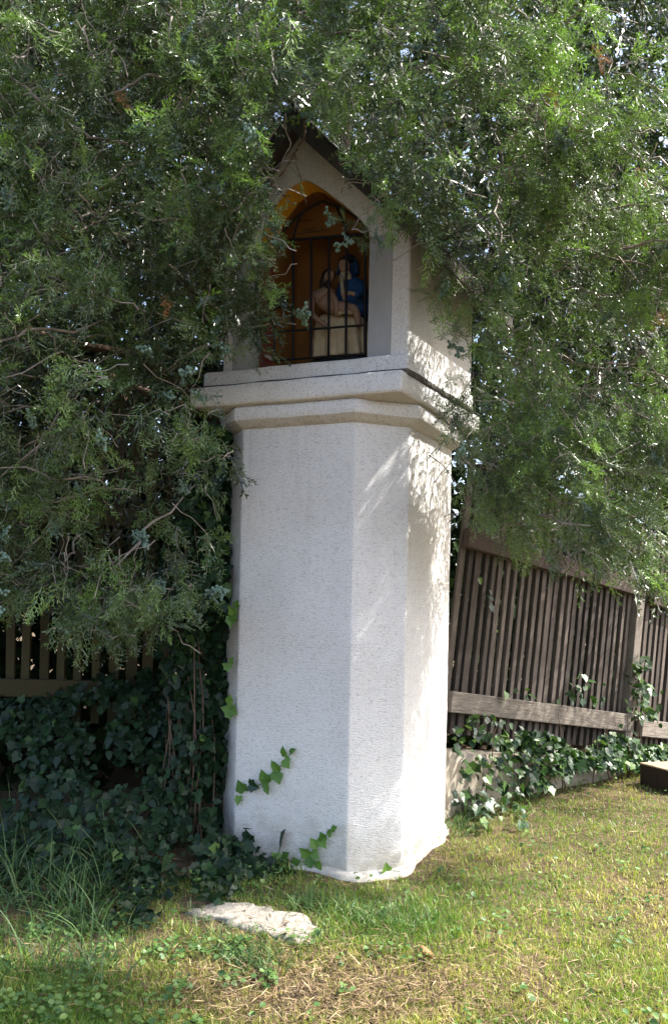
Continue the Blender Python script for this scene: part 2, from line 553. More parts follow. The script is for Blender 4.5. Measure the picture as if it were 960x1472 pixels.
def build_niche():
    outer = [(UL, 2.07)] + OPEN + [(UR, 2.07), (UR, ZR), APEX, (UL, ZL)]
    n = len(outer)
    V = [wp(u, z, 0) for u, z in outer] + [wp(u, z, 0.74) for u, z in outer]
    F = [tuple(range(n))]
    no = len(OPEN)
    for i in (no + 1, no + 2, no + 3, n - 1):
        j = (i + 1) % n
        F.append((j, i, n + i, n + j))
    # short return into the opening
    k0 = len(V)
    V += [wp(u, z, 0.02) for u, z in OPEN]
    for i in range(no - 1):
        F.append((1 + i + 1, 1 + i, k0 + i, k0 + i + 1))
    F.append(tuple(n + i for i in (n - 1, n - 2, n - 3, n - 4, 0)))
    o = mesh_obj('niche_wall', V, F, M_WALLST, shrine)
    bm = bmesh.new()
    bm.from_mesh(o.data)
    bmesh.ops.recalc_face_normals(bm, faces=bm.faces)
    bm.to_mesh(o.data)
    bm.free()
    bevel(o, 0.010, 3, 30)
    # corner strips beside the opening: smooth grey render, slightly proud
    for a, b, px0, px1 in ((OPEN[1], OPEN[0], 337, 370.5), (OPEN[-2], OPEN[-1], 530.5, 563)):
        u0 = to_uz(px0, 430)[0]
        u1 = to_uz(px1, 430)[0]
        zt = a[1] + 0.01
        pts = [(u0, 2.079), (u1, 2.079), (u1, zt - 0.02 * (px0 < 400)), (u0, zt - 0.02 * (px0 < 400))]
        V = [wp(u, z, -0.005) for u, z in pts] + [wp(u, z, 0.01) for u, z in pts]
        F = [(0, 1, 2, 3), (1, 0, 4, 5), (2, 1, 5, 6), (3, 2, 6, 7), (0, 3, 7, 4)]
        mesh_obj('plaster_surround', V, F, M_GREY, shrine)
    # lining of the niche: red jambs in front of the gate, ochre vault and back
    zs = OPEN[1][1]
    V, F, mi = [], [], []
    ds = (0.02, GD - 0.012, ND)
    cu = sum(u for u, z in OPEN) / no
    for d in ds:
        V += [wp(u + (0.002 if u < cu else -0.002), z, d) for u, z in OPEN]
    for s in range(2):
        for i in range(no - 1):
            F.append((s * no + i, s * no + i + 1, (s + 1) * no + i + 1, (s + 1) * no + i))
            jamb = i in (0, no - 2)
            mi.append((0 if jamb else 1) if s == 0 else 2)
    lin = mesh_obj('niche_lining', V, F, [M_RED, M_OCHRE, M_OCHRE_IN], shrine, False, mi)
    bk = [wp(u, z, ND) for u, z in OPEN]
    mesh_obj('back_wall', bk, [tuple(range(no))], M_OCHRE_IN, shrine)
    V, F = [], []
    fl = [wp(OPEN[0][0], 2.080, 0.0), wp(OPEN[-1][0], 2.080, 0.0), wp(OPEN[-1][0], 2.080, ND), wp(OPEN[0][0], 2.080, ND)]
    mesh_obj('niche_floor', fl, [(0, 1, 2, 3)], M_RED, shrine)
    # chips of bare plaster on the red jamb
    for zc, dd, w in ((2.155, 0.09, 0.10), (2.345, 0.085, 0.11)):
        pts = []
        for k in range(10):
            t = 2 * math.pi * k / 10
            pts.append(wp(OPEN[0][0] + 0.004, zc + math.sin(t) * 0.010 * random.uniform(0.6, 1.3), dd + math.cos(t) * w * 0.5 * random.uniform(0.8, 1.1)))
        mesh_obj('plaster_chip', pts, [tuple(range(10))], M_CHIP, shrine)
    # painted board closing the arch head behind the gate, with lettering and ruled lines
    TD = 0.20
    zb = to_uz(440, 346, TD)[1]
    tb = [(u, z) for u, z in OPEN[1:-1] if z > zb]
    tb = [(OPEN[1][0] + 0.003, zb)] + [(u * 0.997, z - 0.002) for u, z in tb] + [(OPEN[-2][0] - 0.003, zb)]
    m_ = len(tb)
    V = [wp(u, z, TD) for u, z in tb] + [wp(u, z, TD + 0.015) for u, z in tb]
    F = [tuple(range(m_ - 1, -1, -1)), tuple(range(m_, 2 * m_))] + [(i, (i + 1) % m_, m_ + (i + 1) % m_, m_ + i) for i in range(m_)]
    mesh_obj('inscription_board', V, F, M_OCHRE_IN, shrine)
    def stroke(pts, r):
        return tube_vf([wp(*to_uz(px, py, TD), TD - 0.001) for px, py in pts], r, 5)
    parts = [stroke([(431, 318.5), (441, 317), (452, 315.8)], 0.0016), stroke([(427, 336.5), (450, 333.6), (474, 330.5)], 0.0016)]
    parts.append(stroke([(437.3, 334.0), (437.5, 328.5), (438.6, 328.0), (440.2, 328.2), (441.2, 329.2)], 0.0016))
    parts.append(stroke([(443.3, 331.0), (446.6, 330.5), (446.2, 328.6), (444.6, 328.0), (443.3, 329.4), (443.3, 332.0), (444.6, 333.6), (446.6, 332.8)], 0.0016))
    parts.append(stroke([(448.6, 333.2), (448.8, 327.4)], 0.0016))
    parts.append(stroke([(448.8, 329.0), (450.0, 327.2), (452.0, 327.2), (452.8, 328.8), (452.8, 332.6)], 0.0016))
    parts.append(stroke([(463.4, 331.2), (463.4, 325.0)], 0.0016))
    v, f = merge(parts)
    mesh_obj('lettering', v, f, M_LETTER, shrine)

build_niche()

def build_roof():
    au, az = APEX
    za = to_uz(424, 158, -0.11)[1]
    d0, d1 = -0.085, 0.84
    th = 0.03
    sr = (az - ZR) / (UR - au)
    sl = (az - ZL) / (au - UL)
    topz = az + 0.036
    au += 0.014
    for s, ue, sl_ in ((1, UR + 0.15, sr), (-1, UL - 0.13, sl)):
        du = abs(ue - au)
        p = [(au, topz), (ue, topz - du * sl_)]
        # boarding
        q = [(au, topz - 0.012), (ue, topz - 0.012 - du * sl_), (ue, topz - 0.012 - th - du * sl_), (au, topz - 0.012 - th)]
        def prism(q, a, b):
            V = [wp(u, z, a) for u, z in q] + [wp(u, z, b) for u, z in q]
            n = len(q)
            F = [tuple(range(n - 1, -1, -1)), tuple(range(n, 2 * n))] + [(i, (i + 1) % n, n + (i + 1) % n, n + i) for i in range(n)]
            return V, F
        sx = 0.0015 * s
        V, F = prism([(q[0][0] + sx, q[0][1]), q[1], q[2], (q[3][0] + sx, q[3][1])], d0, d1)
        bd = mesh_obj('roof_slope', V, F, M_ROOFWOOD, shrine)
        # felt covering on top
        q2 = [(au, topz + 0.004), (ue + 0.012 * s, topz + 0.004 - (du + 0.012) * sl_), (ue + 0.012 * s, topz - 0.010 - (du + 0.012) * sl_), (au, topz - 0.010)]
        q2 = [(q2[0][0] + sx, q2[0][1]), q2[1], q2[2], (q2[3][0] + sx, q2[3][1])]
        V, F = prism(q2, d0 - 0.018, d1 + 0.015)
        mesh_obj('roofing_felt', V, F, M_ROOFFELT, bd)
        # bargeboard on the gable end
        q3 = [(au + sx, topz - 0.013), (ue, topz - 0.013 - du * sl_), (ue, topz - 0.075 - du * sl_), (au + sx, topz - 0.088)]
        V, F = prism(q3, d0 - 0.014, d0 - 0.002)
        b = mesh_obj('bargeboard', V, F, M_ROOFWOOD, shrine)
        # eaves board
        q4 = [(ue, topz - 0.016 - du * sl_), (ue + 0.010 * s, topz - 0.020 - du * sl_), (ue + 0.010 * s, topz - 0.075 - du * sl_), (ue, topz - 0.075 - du * sl_)]
        V, F = prism(q4, d0 + 0.002, d1 - 0.01)
        mesh_obj('eaves_board', V, F, M_ROOFWOOD, shrine)
    V, F = tube_vf([wp(au, topz + 0.006, d0 - 0.02), wp(au, topz + 0.006, d1 + 0.016)], 0.014, 8)
    mesh_obj('ridge_cap', V, F, M_ROOFFELT, shrine)
build_roof()

def build_gate():
    g = mesh_obj('iron_gate', *merge([gate_bar([(393.5, 520), (393.5, 346)], 0.0085), gate_bar([(524.5, 511), (525, 323)], 0.006),
        gate_bar([(393.5, 350), (406, 333), (420, 319), (435, 305), (449, 296), (463, 289.5), (474, 293), (490, 299), (508, 309), (525.5, 325)], 0.0065)]), M_IRON, shrine)
    for pts, r in (([(421.5, 345.5), (421.2, 517)], 0.0055), ([(447.5, 343), (447.0, 515.5)], 0.0058), ([(473.0, 341), (472.2, 513.5)], 0.0055), ([(498, 339), (497, 512)], 0.0055)):
        v, f = gate_bar(pts, r)
        mesh_obj('upright_bar', v, f, M_IRON, g)
    for pts, r in (([(394, 347.5), (525, 336.5)], 0.007), ([(394, 477.5), (524.5, 467.5)], 0.005), ([(394, 518.5), (524.5, 509.0)], 0.005)):
        v, f = gate_bar(pts, r)
        mesh_obj('cross_bar', v, f, M_IRON, g)
    for pts in ([(421.5, 345), (423, 335), (427, 322), (432, 310), (436, 305)], [(498, 338), (497, 330), (494, 320), (488, 308), (484, 298)]):
        v, f = gate_bar(pts, 0.0055)
        mesh_obj('curved_bar', v, f, M_IRON, g)
    q = [to_uz(391.5, 440, GD - 0.02), to_uz(408, 438.6, GD - 0.02), to_uz(408, 420.5, GD - 0.02), to_uz(391.5, 422, GD - 0.02)]
    V = [wp(u, z, GD - 0.016) for u, z in q] + [wp(u, z, GD + 0.018) for u, z in q]
    F = [(0, 1, 2, 3), (7, 6, 5, 4), (1, 0, 4, 5), (2, 1, 5, 6), (3, 2, 6, 7), (0, 3, 7, 4)]
    lk = mesh_obj('lock_case', V, F, M_IRON, g)
    bevel(lk, 0.002, 2)

def gate_bar(pts, r):
    # bars are pixel-traced on the gate plane, square-ish section
    return tube_vf([wp(*to_uz(px, py, GD), GD) for px, py in pts], r, 8)
build_gate()

# ------------------------------------------------------------------ the painted statue in the niche
def build_statue():
    SD = 0.245
    u0, z0 = to_uz(489, 508, SD)
    z0 = 2.081 + 0.072
    def L(x, y, z):                          # statue frame: x right, y back, z up
        return wp(u0 + x, z0 + z * (1.13 if z > 0 else 1), SD + y * 0.72)
    mk = lambda n, c, r=0.6: simple(n, c, r, 0.3, 30, 0.1)
    m_cream = mk('cream_drapery', (0.66, 0.54, 0.34))
    m_blue = mk('blue_mantle', (0.02, 0.085, 0.24))
    m_flesh = mk('pale_flesh', (0.42, 0.27, 0.18))
    m_tan = mk('brown_flesh', (0.34, 0.22, 0.155))
    m_hair = mk('dark_hair', (0.03, 0.018, 0.012))
    m_white = mk('white_linen', (0.56, 0.50, 0.36))
    m_base = mk('black_base', (0.018, 0.016, 0.018))
    m_gold = mk('gold_trim', (0.45, 0.30, 0.05), 0.4)
    st = empty('statue', L(0, 0, 0), 'painted statue of seated woman in blue mantle holding a dead man on her lap', 'statue')

    def loft(name, rings, mat, parent=st, close_top=True):
        V, F = [], []
        n = len(rings[0])
        for r in rings:
            V += [L(*p) for p in r]
        for i in range(len(rings) - 1):
            for k in range(n):
                k2 = (k + 1) % n
                F.append((i * n + k, i * n + k2, (i + 1) * n + k2, (i + 1) * n + k))
        F.append(tuple(range(n - 1, -1, -1)))
        F.append(tuple((len(rings) - 1) * n + k for k in range(n)))
        return mesh_obj(name, V, F, mat, parent, True)

    def ell(cx, cy, z, rx, ry, n=48, fold=0.0, nf=9, ph=0.0, tilt=0.0):
        out = []
        for k in range(n):
            t = 2 * math.pi * k / n
            f = 1 + fold * (math.sin(nf * t + ph) + 0.5 * math.sin(nf * 1.7 * t + ph * 2.1))
            out.append((cx + rx * f * math.cos(t), cy + ry * f * math.sin(t), z + tilt * math.cos(t)))
        return out

    # plinth
    loft('statue_base', [ell(0, -0.005, -0.0715, 0.135, 0.085, 24), ell(0, -0.005, 0.0, 0.135, 0.085, 24), ell(0, 0, 0.02, 0.122, 0.072, 24)], m_base)
    # skirt over the knees, folds falling to the ground
    rs = []
    for i in range(15):
        t = i / 14
        z = 0.008 + 0.165 * t
        rx = 0.124 - 0.010 * t - 0.02 * max(0, t - 0.85) / 0.15
        ry = 0.088 - 0.016 * t - 0.02 * max(0, t - 0.85) / 0.15
        rs.append(ell(-0.002 + 0.006 * t, -0.012 + 0.01 * t, z, rx, ry, 110, 0.095 * (1 - t) ** 0.6 + 0.02, 11, 1.3 + 3.0 * t, -0.012 * t))
    loft('skirt', rs, m_cream)
    # mantle round the torso
    rs = []
    for t, cx, rx, ry in ((0, .036, .074, .050), (.15, .036, .077, .052), (.4, .035, .075, .050), (.65, .033, .071, .046), (.85, .030, .060, .038), (.95, .026, .040, .028), (1, .022, .024, .02)):
        rs.append(ell(cx, 0.042, 0.175 + 0.155 * t, rx, ry, 48, 0.018, 7, t * 3))
    man = loft('mantle', rs, m_blue)
    # veil: a hood open to the front
    V, F = [], []
    nu, nv = 20, 10
    for j in range(nv + 1):
        a = math.pi * j / nv * 0.62
        for i in range(nu + 1):
            t = -math.pi * 0.12 + (math.pi * 1.24) * i / nu
            r = 0.0405 * (math.sin(a) if a < math.pi / 2 else 1 + (a - math.pi / 2) * 0.35)
            z = 0.372 + 0.042 * math.cos(a) - (0.03 * max(0, a - math.pi / 2))
            V.append(L(0.014 + r * math.cos(t), 0.040 + r * 1.05 * math.sin(t), z))
    for j in range(nv):
        for i in range(nu):
            a = j * (nu + 1) + i
            F.append((a, a + 1, a + nu + 2, a + nu + 1))
    ve = mesh_obj('veil', V, F, m_blue, man, True)
    so = ve.modifiers.new('thick', 'SOLIDIFY')
    so.thickness = 0.006

    def head(name, c, r, mat, yaw, tilt, parent):
        V, F = [], []
        n, m = 20, 14
        R = Matrix.Rotation(tilt, 3, 'Y') @ Matrix.Rotation(yaw, 3, 'Z')
        for j in range(m + 1):
            a = math.pi * j / m
            for i in range(n):
                t = 2 * math.pi * i / n
                p = Vector((math.sin(a) * math.cos(t) * 0.80, math.sin(a) * math.sin(t) * 0.95, math.cos(a) * 1.15))
                fr = max(0, -p.y)
                p.x *= 1 - 0.22 * max(0, -p.z)                       # jaw
                nose = math.exp(-((p.x / 0.14) ** 2 + ((p.z + 0.08) / 0.25) ** 2)) * (fr > 0.5)
                p.y -= 0.24 * nose
                for ex in (-0.3, 0.3):
                    p.y += 0.12 * math.exp(-(((p.x - ex) / 0.15) ** 2 + ((p.z - 0.12) / 0.10) ** 2)) * (fr > 0.4)
                p.y += 0.07 * math.exp(-((p.x / 0.22) ** 2 + ((p.z + 0.48) / 0.06) ** 2)) * (fr > 0.4)
                q = R @ (p * r)
                V.append(L(c[0] + q.x, c[1] + q.y, c[2] + q.z))
        for j in range(m):
            for i in range(n):
                F.append((j * n + i, j * n + (i + 1) % n, (j + 1) * n + (i + 1) % n, (j + 1) * n + i))
        return mesh_obj(name, V, F, mat, parent, True)

    hd = head('head', (0.003, 0.018, 0.372), 0.0285, m_flesh, -0.45, -0.12, st)
    loft('neck_cloth', [ell(0.010, 0.026, 0.315, 0.036, 0.03, 24, 0.04, 6), ell(0.008, 0.024, 0.335, 0.027, 0.024, 24, 0.04, 6), ell(0.006, 0.024, 0.352, 0.020, 0.02, 24)], m_white)
    # a dark circlet on the veil
    V, F = tube_vf([L(0.010 + 0.034 * math.cos(t), 0.032 + 0.036 * math.sin(t), 0.398 + 0.004 * math.cos(t)) for t in np.linspace(0, 2 * math.pi, 22)], 0.006, 6)
    mesh_obj('crown_band', V, F, m_hair, st, True)

    def skin(name, chains, mat, sub=2, parent=st):
        """chains of (x, y, z, radius); a chain starting with an int hangs on that vertex"""
        V, Ed, R = [], [], []
        for ch in chains:
            prev = None
            for c in ch:
                if isinstance(c, int):
                    prev = c
                    continue
                V.append(L(*c[:3]))
                R.append(c[3])
                if prev is not None:
                    Ed.append((prev, len(V) - 1))
                prev = len(V) - 1
        me = bpy.data.meshes.new(name)
        me.from_pydata(V, Ed, [])
        me.materials.append(mat)
        o = bpy.data.objects.new(name, me)
        link(o, parent)
        sk = o.modifiers.new('skin', 'SKIN')
        sk.use_smooth_shade = True
        if not me.skin_vertices:
            bpy.context.view_layer.objects.active = o
        for v, r in zip(me.skin_vertices[0].data, R):
            v.radius = (r, r)
        me.skin_vertices[0].data[0].use_root = True
        ss = o.modifiers.new('sub', 'SUBSURF')
        ss.levels = ss.render_levels = sub
        return o

    # the dead man: pelvis, chest, neck, both arms, legs laid over her knees to the right
    body = skin('man_body', [
        [(0.018, -0.072, 0.178, .034), (-0.020, -0.074, 0.200, .038), (-0.052, -0.068, 0.226, .045), (-0.064, -0.060, 0.254, .036), (-0.054, -0.056, 0.273, .016), (-0.044, -0.058, 0.286, .013)],
        [3, (-0.100, -0.066, 0.250, .0205), (-0.116, -0.078, 0.214, .0175), (-0.106, -0.092, 0.174, .0150), (-0.072, -0.112, 0.148, .0125), (-0.036, -0.120, 0.126, .0100), (-0.016, -0.120, 0.112, .0095), (-0.004, -0.120, 0.098, .0045)],
        [3, (-0.020, -0.080, 0.248, .0185), (0.004, -0.098, 0.220, .0150), (0.020, -0.114, 0.192, .0120), (0.024, -0.120, 0.172, .0090), (0.020, -0.122, 0.154, .0045)],
        [0, (0.055, -0.084, 0.184, .0265), (0.094, -0.087, 0.180, .0205), (0.106, -0.077, 0.142, .0165), (0.108, -0.074, 0.112, .0120), (0.106, -0.096, 0.104, .007)],
    ], m_tan)
    h2 = head('man_head', (-0.036, -0.070, 0.312), 0.0275, m_tan, 0.35, 0.55, body)
    # hair and beard
    def blob(name, c, rad, mat, parent, seedv):
        V, F = [], []
        n, m = 16, 10
        for j in range(m + 1):
            a = math.pi * j / m
            for i in range(n):
                t = 2 * math.pi * i / n
                d = Vector((math.sin(a) * math.cos(t), math.sin(a) * math.sin(t), math.cos(a)))
                k = 1 + 0.18 * noise.noise(d * 3 + Vector((seedv, 0, 0)))
                V.append(L(c[0] + d.x * rad[0] * k, c[1] + d.y * rad[1] * k, c[2] + d.z * rad[2] * k))
        for j in range(m):
            for i in range(n):
                F.append((j * n + i, j * n + (i + 1) % n, (j + 1) * n + (i + 1) % n, (j + 1) * n + i))
        return mesh_obj(name, V, F, mat, parent, True)
    blob('hair', (-0.046, -0.050, 0.324), (0.030, 0.029, 0.026), m_hair, h2, 1)
    blob('hair_lock', (-0.070, -0.060, 0.288), (0.011, 0.013, 0.036), m_hair, h2, 5)
    blob('beard', (-0.034, -0.086, 0.284), (0.015, 0.013, 0.018), m_hair, h2, 9)
    # loincloth and the white end of the shroud over her knees
    loft('loincloth', [ell(0.032 + 0.03 * t, -0.082, 0.158 + 0.034 * math.sin(math.pi * t), 0.034 - 0.01 * abs(t - .5), 0.030, 32, 0.05, 7, t * 4) for t in (0, .25, .5, .75, 1)], m_white)
    # her arms: one under his shoulders, one hand on his
    skin('woman_arm', [[(0.088, -0.005, 0.285, .024), (0.100, -0.040, 0.245, .022), (0.092, -0.085, 0.228, .015)]], m_blue)
    skin('woman_hand', [[(0.094, -0.082, 0.229, .011), (0.080, -0.100, 0.236, .009), (0.060, -0.108, 0.232, .008), (0.046, -0.112, 0.224, .004)], [2, (0.050, -0.112, 0.240, .004)], [2, (0.043, -0.108, 0.232, .0035)]], m_flesh)
    # white lining showing at the mantle's opening
    V, F = tube_vf([L(0.006, -0.012, 0.325), L(0.008, -0.020, 0.295), L(0.014, -0.022, 0.26), L(0.024, -0.03, 0.225)], [.006, .009, .010, .006], 8)
    mesh_obj('mantle_lining', V, F, m_white, man, True)
build_statue()

# ------------------------------------------------------------------ fences
def plank(name, c, ex, ey, ez, sx, sy, sz, mat, parent, share=None, taper=0.0):
    """box of size sx, sy, sz on axes ex, ey, ez centred at c; local z runs along the grain"""
    key = (round(sx, 4), round(sy, 4), round(sz, 4), mat.name, taper)
    me = share.get(key) if share is not None else None
    if me is None:
        v, f = box_vf((-sx / 2, -sy / 2, -sz / 2), (sx / 2, sy / 2, sz / 2))
        me = bpy.data.meshes.new(name)
        me.from_pydata(v, [], f)
        me.materials.append(mat)
        if share is not None:
            share[key] = me
    o = bpy.data.objects.new(name, me)
    link(o, parent)
    R = Matrix((ex, ey, ez)).transposed().to_4x4()
    o.matrix_basis = Matrix.Translation(c) @ R
    return o

def fence_run(root, A, B, zlo, zhi, n, pw, pt, below, above, mats, railh, skip=()):
    """A, B plan points; zlo / zhi = (z at A, z at B) of the lower and upper rail"""
    share = {}
    A, B = Vector(A), Vector(B)
    d2 = (B - A)
    ln = d2.length
    ex = Vector((d2.x, d2.y, zlo[1] - zlo[0])).normalized()
    ey = Vector((-d2.y, d2.x, 0)).normalized()
    if ey.y < 0:
        ey = -ey
    ez = ex.cross(ey)
    if ez.z < 0:
        ez = -ez
    H = ((zhi[0] - zlo[0]) + (zhi[1] - zlo[1])) / 2
    ln3 = ln / max(0.2, math.hypot(ex.x, ex.y))
    A3 = Vector((A.x, A.y, zlo[0]))
    for i in range(n):
        if i in skip:
            continue
        t = (i + 0.5) / n * ln3
        lo, hi = -below, H + above * random.uniform(0.96, 1.03)
        hi = round(hi, 2)
        tw = random.gauss(0, 0.010)
        rx = (ex + ey * random.gauss(0, 0.10)).normalized()
        rz = (ez + ex * tw).normalized()
        ry = rz.cross(rx).normalized()
        c = A3 + ex * (t + random.gauss(0, 0.002)) + ez * ((lo + hi) / 2) + ey * (pt / 2 + 0.004 + abs(random.gauss(0, 0.003)))
        po = plank('picket', c, rx, ry, rz, pw, pt, round(hi - lo, 3), mats[0], root, share)
        po.matrix_basis = po.matrix_basis @ Matrix.Diagonal((random.uniform(0.8, 1.18), random.uniform(0.8, 1.3), 1, 1))
    for k, (h, m) in enumerate(((0, mats[1]), (H, mats[2]))):
        c = A3 + ex * (ln3 / 2) + ez * h - ey * 0.024
        o = plank('rail', c, ez, ey, ex, railh[k], 0.045, ln3 - 0.015, m, root)
        o.data = o.data.copy()
        bevel(o, 0.005, 2)
    return ex, ey, ez

fl = empty('picket_fence', (-1.2, 4.35, 0.1), 'brown picket fence with mossy bottom rail in deep shade under the juniper', 'fence')
fence_run(fl, (-2.20, 4.36), (-0.36, 4.44), (0.665, 0.66), (1.50, 1.50), 22, 0.046, 0.02, 0.17, 0.42, (M_MOSSWOOD, M_MOSSWOOD, M_MOSSWOOD), (0.085, 0.085))
fr = empty('picket_fence', (1.2, 5.0, 0.1), 'weathered grey picket fence above ivy, sloping down beside the lawn', 'fence')
FA, FB, FC = (0.55, 4.46), (1.80, 5.50), (3.2, 6.65)
ex, ey, ez = fence_run(fr, FA, FB, (0.635, 0.425), (1.455, 1.245), 27, 0.030, 0.022, 0.16, 0.40, (M_WOOD, M_RAIL, M_RAILDK), (0.105, 0.10))
fence_run(fr, (1.86, 5.55), FC, (0.395, 0.17), (1.21, 0.98), 29, 0.030, 0.022, 0.16, 0.40, (M_WOOD, M_RAIL, M_RAILDK), (0.105, 0.10))
pp = Vector((1.83, 5.525, 0.0))
o = plank('post', Vector((1.80, 5.50, 0.66)) + ez * 0.02, ex, ey, ez, 0.075, 0.07, 1.22, M_RAIL, fr)
bevel(o, 0.006, 2)
# low wall below the right fence
def build_low_wall():
    V, F = [], []
    d = (Vector(FB) - Vector(FA)).normalized()
    nn = Vector((d.y, -d.x))
    n = 60
    A = Vector(FA) - d * 0.1
    ln = 3.2
    prof = [(0.07, -0.25), (0.068, 0.0), (0.06, 1.0), (0.02, 1.03), (-0.14, 1.02), (-0.14, -0.25)]
    for i in range(n + 1):
        p = A + d * (ln * i / n)
        top = 0.40 - 0.12 * (i / n * ln)
        gz = float(ground(p.x, p.y))
        for off, h in prof:
            z = gz + h * max(0.05, top - gz)
            q = p + nn * (off + 0.01 * noise.noise(Vector((i * 0.5, off * 20, h * 4))))
            V.append((q.x, q.y, z + 0.006 * noise.noise(Vector((i * 0.7, h, 3)))))
    m = len(prof)
    for i in range(n):
        for k in range(m - 1):
            F.append((i * m + k, i * m + k + 1, (i + 1) * m + k + 1, (i + 1) * m + k))
    o = mesh_obj('low_wall', V, F, M_PLINTH, None, True)
    tag(o, 'low pale concrete footing wall under the weathered fence, mostly hidden by ivy', 'wall')
build_low_wall()

# sawn timber at the foot of the fence
def build_timber():
    p = P(956, 1120, 5.0)
    gz = float(ground(p.x, p.y))
    t = empty('timber_block', (p.x + 0.05, p.y, gz), 'dark sawn timber block with pale top lying at the lawn edge', 'timber')
    v, f = box_vf((-0.11, -0.10, -0.03), (0.30, 0.16, 0.115))
    R = Matrix.Rotation(math.radians(18), 4, 'Z')
    v = [Vector((t.location.x, t.location.y, gz)) + R @ Vector(q) for q in v]
    o = mesh_obj('block', v, f, M_TIMBER, t)
    bevel(o, 0.008, 2)
    v, f = box_vf((-0.113, -0.104, 0.117), (0.303, 0.163, 0.127))
    v = [Vector((t.location.x, t.location.y, gz)) + R @ Vector(q) for q in v]
    bevel(mesh_obj('top_board', v, f, M_TIMBERTOP, t), 0.003, 1)
build_timber()

# flat stone in front of the shrine
def build_stone():
    pts_px = [(262, 1306), (300, 1292), (345, 1288), (392, 1300), (440, 1316), (460, 1328), (454, 1348), (420, 1350), (378, 1336), (340, 1322), (300, 1316)]
    ring = []
    for px, py in pts_px:
        r = P(px, py, 1.0)
        D = 3.3
        for _ in range(8):
            q = P(px, py, D)
            gz = float(ground(q.x, q.y)) + 0.02
            D *= 1 + (gz - q.z) / (CAMZ - 0.0) * -1.0 if abs(gz - q.z) > 1e-5 else 1
        ring.append(P(px, py, D))
    c = sum(ring, Vector()) / len(ring)
    rr = []
    for i in range(len(ring)):
        a, b = ring[i], ring[(i + 1) % len(ring)]
        for k in range(5):
            rr.append(a.lerp(b, k / 5))
    V, F = [], []
    n = len(rr)
    lay = ((1.04, -0.06), (1.02, -0.012), (0.97, 0.012), (0.85, 0.02), (0.6, 0.024), (0.3, 0.022))
    for s, h in lay:
        for p in rr:
            q = c + (p - c) * s
            k = noise.noise(Vector((q.x * 14, q.y * 14, s * 3)))
            k2 = noise.noise(Vector((q.x * 45, q.y * 45, 7)))
            k3 = abs(noise.noise(Vector((q.x * 9, q.y * 17, 11))))
            V.append((q.x + k * 0.022 + k2 * 0.008, q.y + k * 0.018, q.z - 0.024 + h + (k * 0.012 + k2 * 0.010 - k3 * 0.012 if h > 0 else 0)))
    for i in range(len(lay) - 1):
        for k in range(n):
            k2 = (k + 1) % n
            F.append((i * n + k, i * n + k2, (i + 1) * n + k2, (i + 1) * n + k))
    F.append(tuple((len(lay) - 1) * n + k for k in range(n)))
    o = mesh_obj('stone_slab', V, F, M_STONE, None, True)
    tag(o, 'flat irregular pale stone slab lying in the grass before the pillar', 'stone')
    return c
STONE_C = build_stone()

# ------------------------------------------------------------------ juniper
def rot_from(d, up):
    """(n,3) directions and rough normals -> (n,3,3) with columns x=side, y=along, z=normal"""
    d = d / np.linalg.norm(d, axis=1, keepdims=True)
    s = np.cross(d, up)
    s /= np.linalg.norm(s, axis=1, keepdims=True) + 1e-9
    n = np.cross(s, d)
    return np.stack([s, d, n], axis=2)

def scatter(protos, pos, R, scale, tint, which):
    """copies of prototype (V, F, t) meshes as one big vertex / face array"""
    VV, FF, TT = [], [], []
    off = 0
    for k, (v, f, t) in enumerate(protos):
        idx = np.nonzero(which == k)[0]
        if len(idx) == 0:
            continue
        w = np.einsum('nij,vj->nvi', R[idx], v) * scale[idx][:, None, None] + pos[idx][:, None, :]
        ff = f[None] + (np.arange(len(idx)) * len(v))[:, None, None] + off
        tt = np.clip(tint[idx][:, None] + t[None], 0, 1)
        VV.append(w.reshape(-1, 3))
        FF.append(ff.reshape(-1, f.shape[1]))
        TT.append(tt.reshape(-1))
        off += len(idx) * len(v)
    return np.concatenate(VV), np.concatenate(FF), np.concatenate(TT)

def diamond(V, F, T, p, d, L_, w, s, t0, t1):
    d = d / (np.linalg.norm(d) + 1e-9)
    i = len(V)
    V += [p, p + d * L_ * 0.45 + s * w * 0.5, p + d * L_, p + d * L_ * 0.45 - s * w * 0.5]
    F.append((i, i + 1, i + 2, i + 3))
    T += [t0, (t0 + t1) / 2, t1, (t0 + t1) / 2]

